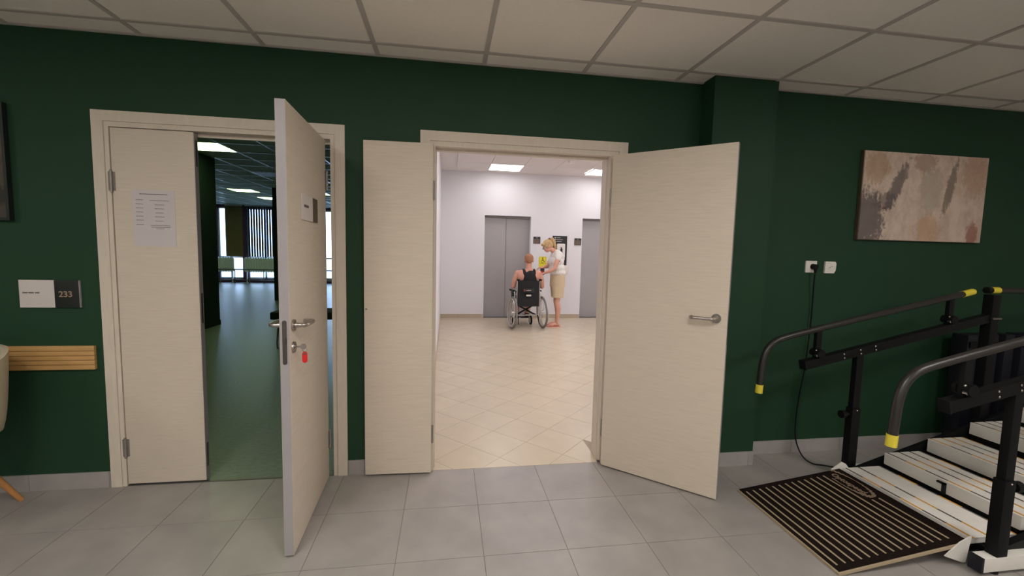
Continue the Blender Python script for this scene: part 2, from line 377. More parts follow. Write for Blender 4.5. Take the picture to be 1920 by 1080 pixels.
# narrow fixed leaf
leaf = MB().box((-1.773, .001, .012), (-1.370, .041, 1.981), bev=.0012).build('narrow_leaf', M['door'], d1)
MB().box((-1.3705, .003, .013), (-1.3685, .040, 1.980)).build('edge_strip', M['dooredge'], leaf, False)
MB().box((-1.3686, .012, .93), (-1.3670, .030, 1.10), bev=.0005).build('strike_plate', M['dsteel'], leaf)
for z in (.09, 1.80): MB().box((-1.3686, .012, z), (-1.3670, .030, z+.14)).build('flush_bolt', M['dsteel'], leaf, False)
for z in (1.70, .225):
    MB().cyl((-1.775, -.006, z-.055), (-1.775, -.006, z+.055), .007, n=12).cyl((-1.775, -.006, z-.06), (-1.775, -.006, z+.06), .005, n=12).box((-1.790, -.0045, z-.05), (-1.776, -.0035, z+.05)).box((-1.774, -.0018, z-.05), (-1.758, -.0008, z+.05)).build('hinge', M['hinge'], leaf)
# wide leaf, open a little past square, in its own frame: x = along the leaf from the hinge, y = thickness
ang = math.atan2(-(.71-.024), -.658+.684)      # direction of the leaf
wide = MB().box((0, -.0, .010), (.686, .040, 1.972), bev=.0012).build('wide_leaf', M['door'], d1)
wide.location = (-.684, -.024, 0); wide.rotation_euler = (0, 0, ang)      # local -y side ... right face
# local +x runs towards the camera; local +y is the right-hand (east) side after a -88 deg turn, so shift the slab west
wide.data.transform(Matrix.Translation((0, -.040, 0)))
E1 = .686
MB().box((E1-.0005, -.0385, .011), (E1+.0015, -.0015, 1.971)).build('edge_strip', M['dooredge'], wide, False)
MB().box((E1+.0012, -.029, .881), (E1+.0032, -.011, 1.054), bev=.0009).cyl((E1+.0012, -.02, .881), (E1+.0032, -.02, .881), .009).cyl((E1+.0012, -.02, 1.054), (E1+.0032, -.02, 1.054), .009).box((E1+.003, -.026, .965), (E1+.009, -.014, .99), bev=.002).cyl((E1+.003, -.02, .885), (E1+.0045, -.02, .885), .005).cyl((E1+.003, -.02, 1.05), (E1+.0045, -.02, 1.05), .005).build('lock_plate', M['lock'], wide)
def lever(parent, x, y, z, sy, sx=-1, L=.12):
    mb = MB(); mb.cyl((x, y, z), (x, y+sy*.008, z), .026, .025, 28); mb.cyl((x, y+sy*.008, z), (x, y+sy*.02, z), .011)
    pts = [(x, y+sy*.016, z), (x, y+sy*.040, z), (x+sx*.010, y+sy*.052, z), (x+sx*.03, y+sy*.055, z), (x+sx*.09, y+sy*.055, z), (x+sx*(L-.01), y+sy*.054, z), (x+sx*L, y+sy*.045, z), (x+sx*(L+.002), y+sy*.012, z)]
    mb.tube(pts, .0095, 14, 5); return mb.build('handle', M['steel'], parent)
lever(wide, .640, 0, 1.035, 1); lever(wide, .640, -.040, 1.035, -1)
def escutcheon(parent, x, y, z, sy):
    mb = MB().cyl((x, y, z), (x, y+sy*.007, z), .026, .024, 28).cyl((x, y+sy*.006, z+.004), (x, y+sy*.010, z+.004), .009).box((x-.004, min(y, y+sy*.0095), z-.018), (x+.004, max(y, y+sy*.0095), z), bev=.001)
    return mb.build('keyhole_rose', M['steel'], parent)
escutcheon(wide, .640, 0, .938, 1); escutcheon(wide, .640, -.040, .938, -1)
for z in (1.75, .24):
    MB().cyl((-.004, .006, z-.055), (-.004, .006, z+.055), .007, n=12).box((.0, .0002, z-.05), (.016, .0015, z+.05)).build('hinge', M['hinge'], wide)
# ------------------------------------------------------------------ door 2 (centre)
d2 = casing('door_2', -.161, 1.110, .056, 2.066, 0, 0, 0)
MB().box((-.0975, -.004, .001), (-.074, .149, 1.980)).build('jamb', M['casing'], d2, False)
MB().box((1.002, -.004, .001), (1.0255, .149, 1.980)).build('jamb', M['casing'], d2, False)
MB().box((-.0975, -.004, 1.980), (1.0255, .149, 1.9995)).box((-.1049, -.003, 1.9994), (1.0539, -.0002, 2.0099)).box((-.1049, -.003, .001), (-.0974, -.0002, 1.9994)).box((1.0254, -.003, .001), (1.0539, -.0002, 1.9994)).build('jamb', M['casing'], d2, False)
MB().box((-.0738, .05, 1.967), (1.0018, .062, 1.9798)).box((-.0738, .05, .001), (-.066, .062, 1.967)).box((.994, .05, .001), (1.0018, .062, 1.967)).build('stop', M['casing'], d2, False)
leafB = MB().box((0, -.036, .014), (.389, 0, 1.984), bev=.0012).build('narrow_leaf', M['door'], d2)
leafB.location = (-.085, -.013, 0); leafB.rotation_euler = (0, 0, PI-.03); leafB.data.transform(Matrix.Translation((0, .036, 0)))
MB().box((.3885, .0015, .015), (.3903, .0345, 1.983)).build('edge_strip', M['dooredge'], leafB, False)
for z in (1.72, .25): MB().cyl((-.006, .02, z-.055), (-.006, .02, z+.055), .007, n=12).box((-.004, .016, z-.05), (-.0005, .034, z+.05)).build('hinge', M['hinge'], leafB)
MB().cyl((.378, .036, 1.02), (.378, .038, 1.02), .006, n=12).build('bolt_knob', M['steel'], leafB)
aC = math.atan2(-.461, .511)
leafC = MB().box((0, 0, .010), (.688, .040, 1.976), bev=.0012).build('wide_leaf', M['door'], d2)
leafC.location = (.998, -.050, 0); leafC.rotation_euler = (0, 0, aC)
MB().box((.6875, .0015, .011), (.6895, .0385, 1.975)).build('edge_strip', M['dooredge'], leafC, False)
MB().box((.6893, .011, .89), (.6905, .029, 1.08)).build('lock_plate', M['dsteel'], leafC, False)
lever(leafC, .632, 0, 1.034, -1, L=.125)
lever(leafC, .632, .040, 1.034, 1, L=.125)
for z in (1.72, .25): MB().cyl((-.006, .008, z-.055), (-.006, .008, z+.055), .007, n=12).box((-.004, .002, z-.05), (0.0, .02, z+.05)).build('hinge', M['hinge'], leafC)
MB().box((.990, -.012, .006), (1.008, .004, .016), bev=.002).build('floor_bolt', M['dsteel'], d2)

# ------------------------------------------------------------------ lobby beyond door 2
lf = struct(MB().box((LX, 0.0, -.1), (LR, LY+.01, -.0015)).build('floor_lobby', M['lobgrout'], smooth=False))
def clip(poly, x0, x1, y0, y1):
    for ax, v, s in ((0, x0, 1), (0, x1, -1), (1, y0, 1), (1, y1, -1)):
        out = []
        for i in range(len(poly)):
            a, b = poly[i-1], poly[i]; ia = s*(a[ax]-v) >= 0; ib = s*(b[ax]-v) >= 0
            if ia != ib:
                t = (v-a[ax])/(b[ax]-a[ax]); out.append((a[0]+t*(b[0]-a[0]), a[1]+t*(b[1]-a[1])))
            if ib: out.append(b)
        poly = out
        if not poly: return []
    return poly
q = .2165; qq = q-.0018
fullm = None; far = MB(); cnt = 0
def vis_tile(x, y): return (y < 3.6 and x < 1.0+.45*y)
for a in range(-30, 60):
    for b_ in range(-40, 60):
        x = .361+(a-b_)*q; y = .126+(a+b_)*q+q
        if x < LX-q or x > LR+q or y < -q or y > LY+q: continue
        dia = [(x, y-qq), (x+qq, y), (x, y+qq), (x-qq, y)]
        cl = clip(dia, LX if y > .2 else XB0+.024, LR if y > .2 else XB1-.024, .0015, LY)
        if len(cl) < 3: continue
        inside = len(cl) == 4 and all(abs(c[0]-d[0])+abs(c[1]-d[1]) < 1e-6 for c, d in zip(sorted(cl), sorted(dia)))
        if vis_tile(x, y) and cnt < 290:
            cnt += 1
            if inside:
                if fullm is None:
                    fullm = MB().prism([(0, -qq), (qq, 0), (0, qq), (-qq, 0)], .008).mesh('floor_tile', False); fullm.materials.append(M['lobtile'])
                inst('floor_tile', fullm, lf, (x, y, -.008))
            else: MB().prism(cl, .008, Matrix.Translation((0, 0, -.008))).build('floor_tile', M['lobtile'], lf, False)
        else: far.prism(cl, .008, Matrix.Translation((0, 0, -.008)))
o = far.build('floor_tile_field', M['lobtile'], lf, False); o['kind'] = 'stuff'
struct(MB().box((LX-.15, .1505, 0), (LX, LY+.3, LZ+.2)).build('wall_lobby_left', M['white'], smooth=False))
struct(MB().box((LR, .1505, 0), (LR+.1, LY+.3, LZ+.2)).build('wall_lobby_right', M['white'], smooth=False))
mb = MB()      # far wall with two lift openings
ex = [(.735, 1.690, 2.083), (2.765, 3.72, 2.083)]; xs = LX+.001
for a, b_, h in ex: mb.box((xs, LY, 0), (a, LY+.3, LZ+.2)); mb.box((a, LY, h), (b_, LY+.3, LZ+.2)); xs = b_
mb.box((xs, LY, 0), (LR-.001, LY+.3, LZ+.2)); struct(mb.build('wall_lobby_far', M['white'], smooth=False))
for k, (a, b_, h) in enumerate(ex):
    e = struct_e('door_%d' % (k+3)); c = a+(b_-a)*.48
    MB().box((a+.002, LY+.15, .004), (c-.005, LY+.17, h-.002)).build('lift_panel', M['elev'], e, False)
    MB().box((c+.004, LY+.172, .004), (b_-.002, LY+.185, h-.002)).build('lift_panel', M['elev'], e, False)
    MB().box((a+.001, LY+.21, .0), (b_-.001, LY+.25, h)).build('shaft_panel', M['dsteel'], e, False)  # dark sheet added behind the panels to keep sky light out of the seam
    MB().box((a, LY+.10, h-.035), (b_, LY+.149, h-.001)).build('lift_head', M['dsteel'], e, False)
    MB().box((a, LY+.0, -.001), (b_, LY+.19, .003)).build('lift_sill', M['dsteel'], e, False)
    for x_ in (a, b_-.006): MB().box((x_, LY-.002, .001), (x_+.006, LY+.15, h-.001)).build('lift_frame', M['white'], e, False)
skirting('baseboard_lobby', [('x', LX+.008, .735, LY, -1), ('x', 1.69, 2.765, LY, -1), ('x', 3.72, LR, LY, -1), ('y', .15, LY, LX, 1)], .08, .008, M['lobplinth'], L=.305)
lc = struct(MB().box((LX, .15, LZ+.02), (LR, LY, LZ+.1)).build('ceiling_lobby', M['lobceil'], smooth=False))
lamps_l = [(0.757, 5.19), (2.66, 5.19), (.757, 3.39), (2.66, 3.39), (.757, 1.59), (2.66, 1.59), (4.46, 5.19), (4.46, 3.39), (4.46, 1.59), (.757, .99), (2.66, .99), (1.557, 2.79), (3.46, 2.79)]  # panels after the visible pair are added to even out the lobby light
lm = box_mesh('ceiling_tile', (.594, .594, .012), M['lobceil'])
for i in range(-1, 9):
    for j in range(0, 10):
        x = .757+.6*i+.3-.0; y = 5.19-.6*(j-1)-.3+.0
        if x-.3 < LX or x+.3 > LR or y > LY-.3 or y < .4: continue
        if any(abs(x-(a+.3)) < .45 and abs(y-(b_+.3)) < .45 for a, b_ in lamps_l): continue
        inst('ceiling_tile', lm, lc, (x, y, LZ+.0125))
for k, (x, y) in enumerate(lamps_l):
    lab = ['square ceiling panel light above the left lift door', 'square ceiling panel light cut off by the right jamb of the lobby doorway'] + ['square ceiling panel light in the white lobby, above the doorway and out of view']*11
    t = thing('ceiling_light', lab[k], 'ceiling light', (x+.3, y+.3, LZ), group=None if k < 2 else 'panel lights of the lobby out of view')
    MB().box((-.29, -.29, -.004), (.29, .29, .006)).build('diffuser', M['lampL'], t, False)
    MB().box((-.3, -.3, -.006), (-.29, .3, .012)).box((.29, -.3, -.006), (.3, .3, .012)).box((-.29, -.3, -.006), (.29, -.29, .012)).box((-.29, .29, -.006), (.29, .3, .012)).build('frame', M['plastic'], t, False)
t = thing('smoke_detector', 'small white round smoke detector on the lobby ceiling', 'smoke detector', (2.05, 4.63, LZ))
MB().cyl((0, 0, .0), (0, 0, -.012), .055).build('base', M['plastic'], t); MB().cyl((0, 0, -.012), (0, 0, -.036), .045, .030).build('sensor_cap', M['plastic'], t)

# signs and fittings on the far lobby wall
def wplate(mb, x0, x1, z0, z1, y, t=.008, bev=.001): return mb.box((x0, y-t, z0), (x1, y, z1), bev=bev)
for k, (x0, z0, lab, s) in enumerate([(1.742, 1.535, 'small dark floor sign with gold figures right of the left lift', '2'), (2.61, 1.525, 'small dark floor sign with gold figures left of the right lift', '2')]):
    t = thing('lift_sign', lab, 'sign', (x0, LY-.001, z0), group=None)
    wplate(MB(), 0, .145, 0, .143, 0).build('plate', M['signblack'], t)
    mb = MB()
    for r_ in range(4):
        for c_ in range(5): mb.box((.018+c_*.023, -.0095, .022+r_*.021), (.034+c_*.023, -.0078, .035+r_*.021))
    mb.build('figure_grid', M['signgold'], t, False)
    text('lettering', '2 3' if k == 0 else '1 1', .028, M['signwhite'], t, (.052, -.0085, .113))
    wplate(MB(), .006, .139, .006, .013, -.0075, .0015, 0).build('lower_band', M['signgold'], t, False)
t = thing('accessibility_sign', 'yellow sign with a wheelchair user beside the left lift', 'sign', (1.872, LY-.001, 1.055))
wplate(MB(), 0, .155, 0, .222, 0, .004).build('plate', M['signyellow'], t)
mb = MB(); fr_ = [(.008, .147, .076, .080), (.008, .147, .212, .216), (.008, .012, .076, .216), (.143, .147, .076, .216)]
for a, b_, c_, d_ in fr_: mb.box((a, -.0055, c_), (b_, -.0038, d_))
mb.build('border', M['signblack'], t, False)
mb = MB().ell((.076, -.005, .190), (.012, .002, .012)).tube([(.072, -.005, .175), (.072, -.005, .140), (.100, -.005, .138), (.112, -.005, .108)], .006, 8, 2)
mb.tube([(.073, -.005, .160), (.098, -.005, .158)], .004, 8, 1).tube([(.062+.028*math.cos(a)+.01, -.005, .118+.028*math.sin(a)) for a in [2.0+.35*i for i in range(12)]], .004, 8, 1)
mb.build('pictogram', M['signblack'], t)
t = thing('lift_call_panel', 'brown lift call panel below the yellow sign', 'call panel', (1.905, LY-.001, .90))
wplate(MB(), 0, .085, 0, .15, 0, .012).build('plate', M['signbrown'], t)
MB().cyl((.042, -.012, .06), (.042, -.018, .06), .018).build('button', M['red'], t); wplate(MB(), .015, .07, .09, .13, -.0115, .003, 0).build('display', M['signblack'], t, False)
t = thing('sanitiser_station', 'black wall board with white hand sanitiser dispenser behind the standing woman', 'dispenser', (2.142, LY-.001, 1.105))
wplate(MB(), 0, .312, 0, .605, 0, .010, .003).build('back_board', M['signblack'], t)
mb = MB().box((.085, -.075, .145), (.262, -.010, .445), bev=.03); mb.box((.10, -.10, .10), (.25, -.02, .20), bev=.02); dis = remesh(mb, 'dispenser_body', M['plastic'], t, .008, 3)
mb = MB().box((.155, -.079, .26), (.20, -.074, .345), bev=.002).box((.168, -.079, .345), (.187, -.074, .365)).box((.150, -.079, .362), (.187, -.074, .372)); mb.build('bottle_symbol', M['signblack'], dis)
for r_, w_ in enumerate((.09, .13, .10)):
    MB().cyl((.055, -.010, .565-r_*.038), (.055, -.0125, .565-r_*.038), .013).build('bullet', M['signwhite'], t)
    mb = MB()
    x_ = .078
    while x_ < .078+w_: ww = random.uniform(.012, .03); mb.box((x_, -.0118, .560-r_*.038), (x_+ww, -.0098, .570-r_*.038)); x_ += ww+.006
    mb.build('small_print', M['signwhite'], t, False)
MB().box((.215, -.10, -.15), (.335, -.0, -.005), bev=.008).box((.235, -.103, -.12), (.315, -.098, -.02), bev=.004).build('drip_box', M['plastic'], t)

# ------------------------------------------------------------------ hall beyond door 1
hf = struct(MB().box((HL, .0015, -.1), (LX-.151, HY, -.0005)).build('floor_hall', M['vinyl'], smooth=False))
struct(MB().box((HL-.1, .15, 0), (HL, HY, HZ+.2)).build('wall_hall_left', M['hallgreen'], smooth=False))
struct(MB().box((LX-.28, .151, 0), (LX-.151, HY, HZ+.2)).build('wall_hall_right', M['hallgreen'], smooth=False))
hc = struct(MB().box((HL, .15, HZ+.02), (LX-.15, HY, HZ+.1)).build('ceiling_hall', M['hallceil'], smooth=False))
hlamps = [(-3.80, 4.16), (-5.60, 9.56), (-5.60, 11.36), (-8.0, 11.36), (-8.6, 6.56), (-3.80, 9.56), (-2.0, 2.36)]
HX0, HY0 = -3.80, 4.16
vent_cell = (-3.80, 6.56)
tmh = box_mesh('ceiling_tile', (.592, .592, .01), M['hallceil']); far = MB(); cnt = 0
def in_view(x, y):
    d = Vector((x, y, HZ))-Vector((0, -D, H)); z = d.dot(fw); u_ = 960+f_px*d.dot(rv)/z
    return 340 < u_ < 640
cells = []
for i in range(-15, 6):
    for j in range(-6, 18):
        x = HX0+.6*i; y = HY0+.6*j
        if x < HL or x+.6 > LX-.28 or y < .2 or y+.6 > HY: continue
        if any(abs(x-a)+abs(y-b_) < .1 for a, b_ in hlamps+[vent_cell]): continue
        cells.append((x+.3, y+.3))
for x, y in cells:
    if in_view(x, y): inst('ceiling_tile', tmh, hc, (x, y, HZ+.011))
    else: far.box((x-.296, y-.296, HZ+.001), (x+.296, y+.296, HZ+.011))
o = far.build('ceiling_tile_field', M['hallceil'], hc, False); o['kind'] = 'stuff'
for i in range(-15, 7):
    x = HX0+.6*i
    if HL+.1 < x < LX-.3: MB().box((x-.012, .152, HZ-.006), (x+.012, HY, HZ+.004)).build('grid_bar', M['hallbar'], hc, False)
for j in range(-6, 18):
    y = HY0+.6*j
    if .2 < y < HY: MB().box((HL, y-.012, HZ-.0065), (LX-.281, y+.012, HZ+.0035)).build('grid_bar', M['hallbar'], hc, False)
hl = ['greenish square ceiling panel light nearest in the hall, beside the narrow door leaf', 'greenish square ceiling panel light in the middle of the hall ceiling', 'greenish ceiling panel light farthest in, near the hall windows', 'small bright ceiling light at the far left of the hall']
for k, (x, y) in enumerate(hlamps):
    t = thing('ceiling_light', hl[k] if k < 4 else 'square ceiling panel light in the part of the hall hidden from view', 'ceiling light', (x+.3, y+.3, HZ), group=None if k < 4 else 'hall lights out of view')
    MB().box((-.285, -.285, -.006), (.285, .285, .004)).build('diffuser', M['lampH'], t, False)
    MB().box((-.298, -.298, -.007), (-.285, .298, .008)).box((.285, -.298, -.007), (.298, .298, .008)).box((-.285, -.298, -.007), (.285, -.285, .008)).box((-.285, .285, -.007), (.285, .298, .008)).build('frame', M['hallbar'], t, False)
t = thing('ceiling_vent', 'white slatted air vent in the hall ceiling seen through the left doorway', 'vent', (vent_cell[0]+.3, vent_cell[1]+.3, HZ))
MB().box((-.29, -.29, .004), (.29, .29, .010)).build('backing', M['elev'], t, False)
for k in range(9):
    x = -.25+k*.0625; MB().box((x-.012, -.27, -.012), (x+.012, .27, .003), rot=Matrix.Translation((x, 0, 0)) @ Matrix.Rotation(.15, 4, 'Y') @ Matrix.Translation((-x, 0, 0))).build('slat', M['alu'], t, False)
MB().box((-.295, -.295, -.008), (-.27, .295, .003)).box((.27, -.295, -.008), (.295, .295, .003)).box((-.27, -.295, -.008), (.27, -.27, .003)).box((-.27, .27, -.008), (.27, .295, .003)).build('frame', M['plastic'], t, False)
# columns
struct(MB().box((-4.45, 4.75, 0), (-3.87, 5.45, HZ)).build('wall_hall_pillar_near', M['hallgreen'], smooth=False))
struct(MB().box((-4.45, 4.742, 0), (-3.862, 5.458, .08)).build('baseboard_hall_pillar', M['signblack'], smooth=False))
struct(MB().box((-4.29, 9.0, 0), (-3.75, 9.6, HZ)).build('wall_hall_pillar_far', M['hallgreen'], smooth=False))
# window wall: piers, sill beam, glazing, blinds, radiators, rail
z0, z1 = .14, 2.72
wins = [(-9.55, -8.45), (-8.20, -7.36), (-7.22, -6.02), (-5.85, -4.75), (-4.6, -3.5), (-11.0, -9.8)]
wins = sorted(wins); xs = HL; mb = MB()
for a, b_ in wins: mb.box((xs, HY, 0), (a, HY+.25, HZ+.1)); mb.box((a, HY, 0), (b_, HY+.25, z0)); mb.box((a, HY, z1), (b_, HY+.25, HZ+.1)); xs = b_
mb.box((xs, HY, 0), (LX-.15, HY+.25, HZ+.1)); struct(mb.build('wall_hall_far', M['purple'], smooth=False))
for k, (a, b_) in enumerate(wins):
    e = struct_e('window_%d' % (k+1)); mid = (a+b_)/2
    MB().box((a, HY+.1, z0), (a+.05, HY+.16, z1)).box((b_-.05, HY+.1, z0), (b_, HY+.16, z1)).box((a, HY+.1, z1-.05), (b_, HY+.16, z1)).box((a, HY+.1, z0), (b_, HY+.16, z0+.05)).box((mid-.03, HY+.1, z0), (mid+.03, HY+.16, z1)).box((a, HY+.1, .9), (b_, HY+.16, .96)).build('window_frame', M['radiator'], e, False)
    MB().box((a+.05, HY+.125, z0+.05), (mid-.03, HY+.133, z1-.05)).build('window_glass', M['glass'], e, False)
    MB().box((mid+.03, HY+.125, z0+.05), (b_-.05, HY+.133, z1-.05)).build('window_glass', M['glass'], e, False)
slat = MB().box((-.040, -.001, -1.80), (.040, .001, 0)).mesh('slat', False)
sl = {}
for key in ('blind', 'brownblind', 'darkblind'):
    sl[key] = slat.copy(); sl[key].materials.append(M[key])
def blinds(x0, x1, key, label, step, rz):
    t = thing('vertical_blind', label, 'blind', (x0, HY-.08, 2.76))
    MB().box((0, -.02, 0), (x1-x0, .02, .035)).build('head_rail', M['radiator'], t, False)
    x = .04
    while x < x1-x0: inst('slat', sl[key], t, (x, 0, 0), rz+random.uniform(-.03, .03)); x += step
blinds(-7.88, -7.30, 'brownblind', 'olive brown vertical blind left of the dark slatted blind in the hall', .070, .12)
blinds(-7.22, -6.05, 'darkblind', 'vertical blind with dark tilted slats against bright glass, seen through the left doorway', .089, 1.0)
blinds(-5.85, -4.75, 'blind', 'white vertical blind right of the far hall pillar, behind the open door leaf', .089, .9)
blinds(-9.55, -8.45, 'blind', 'white vertical blind left of the near hall pillar', .089, .9)
for k, (a, b_) in enumerate([(-8.25, -7.60), (-7.25, -6.08), (-5.85, -4.8)]):
    t = thing('radiator', ['short white radiator under the brown blind in the hall', 'long white radiator under the dark slatted blind in the hall', 'white radiator in the hall behind the open door leaf'][k], 'radiator', (a, HY-.14, .40))
    MB().box((0, -.02, .02), (b_-a, .02, .50)).build('panel', M['radiator'], t, False)
    mb = MB(); x = .03
    while x < b_-a-.03: mb.box((x, -.045, .0), (x+.045, .035, .53), bev=.008); x += .085
    mb.build('fins', M['radiator'], t)
    for x in (.06, b_-a-.08): MB().box((x, -.02, -.40), (x+.03, .02, .03)).build('foot', M['radiator'], t, False)
t = thing('grab_rail', 'low grey metal rail running along the hall windows', 'rail', (-9.0, HY-.42, 0))
mb = MB().tube([(0, 0, .50), (5.5, 0, .50)], .02, 10, 1).tube([(0, 0, .12), (5.5, 0, .12)], .015, 10, 1); mb.build('bar', M['dsteel'], t)
for k in range(12): MB().cyl((.1+k*.48, 0, 0.0), (.1+k*.48, 0, .5), .014, n=10).build('post', M['dsteel'], t)
struct(MB().box((-20, HY+.3, -.2), (3, HY+14, -.05)).build('ground_outside', M['foliage'], smooth=False))
BXX, BYY = -2.30, 3.42
# black seat glimpsed beside the door leaf
t = thing('waiting_bench', 'black padded bench half hidden behind the open door leaf', 'bench', (BXX, BYY, 0))
MB().box((0, 0, .40), (.9, .46, .50), bev=.02).build('seat', M['blackrough'], t)
MB().tube([(.10, .05, .40), (.07, .05, .012), (.07, .42, .012), (.10, .42, .40)], .012, 10, 4).build('leg', M['steel'], t)
MB().tube([(.85, .05, .40), (.88, .05, .012), (.88, .42, .012), (.85, .42, .40)], .012, 10, 4).build('leg', M['steel'], t)

# ------------------------------------------------------------------ things on the green wall
t = thing('room_sign', 'white and black room sign reading 233 left of the left doorway', 'sign', (-2.232, -.001, 1.020))
wplate(MB(), 0, .163, 0, .147, 0, .010).build('name_panel', M['signwhite'], t)
wplate(MB(), .164, .280, 0, .147, 0, .011).build('number_panel', M['signblack'], t)
wplate(MB(), .280, .283, 0, .147, 0, .011, 0).build('edge_strip', M['dooredge'], t, False)
text('room_number', '233', .044, M['signgold'], t, (.183, -.0115, .058))
mb = MB()
for x0, x1 in ((.016, .038), (.044, .066), (.074, .092)):
    x = x0
    while x < x1: mb.box((x, -.0112, .080-.004), (x+.0028, -.0098, .087-.004)); x += .0042
mb.build('name_print', M['ink'], t, False)
t = thing('wall_bumper', 'ribbed light oak wall guard rail behind the cream chair', 'wall guard', (-4.2, -.001, .682))
for k, (a, b_) in enumerate([(.104, .130), (.078, .101), (.053, .075), (.028, .050), (0, .025)]):
    MB().box((0, -.018, a), (4.2-1.893, 0, b_), bev=.002).build('slat', M['oak'], t)
MB().box((0, -.010, .002), (4.2-1.895, -.0002, .128)).build('backing', M['oak'], t, False)
t = thing('picture', 'large beige and grey abstract canvas above the stair trainer', 'picture', (2.785, -.002, 1.513), 0)
MB().box((0, -.028, 0), (1.008, 0, .597), bev=.002).build('canvas', M['art'], t)
MB().box((-.002, -.022, -.003), (1.010, -.0005, .0)).box((-.004, -.022, -.003), (-.0005, -.0005, .599)).build('side_edge', M['signbrown'], t, False)
t = thing('picture', 'dark brown framed picture cut off by the left edge of view', 'picture', (-3.10, -.002, 1.476))
MB().box((.014, -.016, .014), (.851, -.002, .580)).build('canvas', M['art2'], t, False)
mb = MB().box((0, -.026, 0), (.865, 0, .014)).box((0, -.026, .580), (.865, 0, .594)).box((0, -.026, .014), (.014, 0, .580)).box((.851, -.026, .014), (.865, 0, .580)); mb.build('frame', M['signblack'], t, False)
t = thing('notice_sheet', 'white printed notice taped to the narrow leaf of the left door', 'notice', (-1.6815, .0005, 1.358))
MB().box((0, -.0012, 0), (.208, 0, .305)).build('sheet', M['paper'], t, False)
mb = MB()
def line(x0, x1, z, hh=.0026):
    x = x0
    while x < x1-.002:
        ww = random.uniform(.004, .014); mb.box((x, -.0017, z), (min(x+ww, x1), -.0011, z+hh)); x += ww+.0018
line(.036, .172, .279, .0036)
for k, (a, b_) in enumerate([(.085, .178), (.108, .155), (.108, .155), (.112, .150), (.108, .155), (.110, .152)]):
    z = .248-k*.0218; line(.016, .052, z); line(a, b_, z-.002)
line(.016, .052, .116); line(.085, .182, .112); line(.088, .180, .103); line(.112, .152, .095)
mb.build('printed_lines', M['ink'], t, False)
# sign on wide leaf (in the leaf's own frame, then freed as a thing)
def on_leaf(leaf_o, x, z, y=0): return leaf_o.location + Matrix.Rotation(leaf_o.rotation_euler.z, 3, 'Z') @ Vector((x, y, z))
p = on_leaf(wide, .49, 1.50, .0005)
t = thing('door_sign', 'small white and brown name sign on the open left door leaf', 'sign', p, wide.rotation_euler.z+PI)
wplate(MB(), 0, .185, 0, .118, 0, .006).build('name_panel', M['signwhite'], t)
wplate(MB(), .186, .275, 0, .118, 0, .007).build('number_panel', M['signbrown'], t)
mb = MB()
for k in range(7): mb.box((.03+k*.011, -.0073, .06), (.038+k*.011, -.0058, .072))
mb.build('name_print', M['ink'], t, False)
p = on_leaf(wide, .640, .938, .010)
t = thing('door_key', 'steel key with a red tag hanging in the lock of the left door', 'key', p, wide.rotation_euler.z+PI)
MB().box((-.0015, -.018, -.002), (.0015, 0, .006)).cyl((-.0012, -.030, .002), (.0012, -.030, .002), .013, n=24).build('key_blade', M['steel'], t)
MB().torus((0, -.036, -.012), .009, .0011, 'X', 24, 6).build('ring', M['steel'], t)
mb = MB(); pts = []
for k in range(10): a = PI*k/9; pts.append((.011*math.cos(a), .012+.011*math.sin(a)))
for k in range(10): a = PI+PI*k/9; pts.append((.011*math.cos(a), -.016+.011*math.sin(a)))
rotm = Matrix.Translation((-.0015, -.036, -.044)) @ Matrix(((0, 0, 1, 0), (1, 0, 0, 0), (0, 1, 0, 0), (0, 0, 0, 1)))
mb.prism(pts, .003, rotm).build('tag', M['red'], t)
MB().box((-.0018, -.043, -.036), (.0018, -.029, -.026)).build('tag_label', M['darkred'], t, False)

# sockets, plug and cord
t = thing('wall_socket', 'square white socket with a black plug in it', 'socket', (2.420, -.0005, 1.277))
MB().box((0, -.010, 0), (.084, 0, .080), bev=.003).box((.008, -.012, .008), (.076, -.009, .072), bev=.002).build('frame', M['plastic'], t)
t2 = thing('wall_socket', 'empty white socket with a rounded corner cover, right of the plugged socket', 'socket', (2.567, -.0005, 1.275))
MB().prism([(0, 0), (.072, 0), (.084, .02), (.086, .065), (.078, .080), (0, .080)], .012, Matrix(((1, 0, 0, 0), (0, 0, -1, 0), (0, 1, 0, 0), (0, 0, 0, 1)))).build('frame', M['plastic'], t2)
MB().cyl((.042, -.012, .042), (.042, -.0135, .042), .020).cyl((.042, -.0134, .042), (.042, -.0145, .042), .017).build('insert', M['plastic'], t2)
MB().cyl((.034, -.0144, .038), (.034, -.0152, .038), .003).cyl((.050, -.0144, .046), (.050, -.0152, .046), .003).build('contact_hole', M['signblack'], t2)
t = thing('power_cord', 'black power cord hanging from the socket down behind the handrail', 'cord', (2.470, -.012, 1.31))
MB().cyl((0, 0, .008), (0, -.032, .008), .020, .017).cap((0, -.024, .004), (0, -.024, -.03), .013, .007).build('plug', M['black'], t)
cp = [(2.470, -.036, 1.27), (2.474, -.03, 1.20), (2.484, -.02, 1.08), (2.484, -.02, .95), (2.480, -.02, .85), (2.466, -.02, .62), (2.430, -.03, .42), (2.405, -.045, .25), (2.392, -.075, .12), (2.400, -.13, .035), (2.430, -.18, .007), (2.49, -.21, .006), (2.58, -.26, .006), (2.72, -.30, .006)]
MB().tube([Vector(p_)-Vector((2.470, -.012, 1.31)) for p_ in cp], .0045, 8, 6).build('cable', M['black'], t)

# ------------------------------------------------------------------ stair trainer
T = thing('stair_trainer', 'black and white exercise stair with ribbed ramp, four white treads and black handrails', 'exercise stair', (1.69, -.78, 0))
O = Vector((1.69, -.78, 0))
def L(x, y, z): return (x-O.x, y-O.y, z)
yF, yN = -.435, -1.085       # far and near ends of the treads
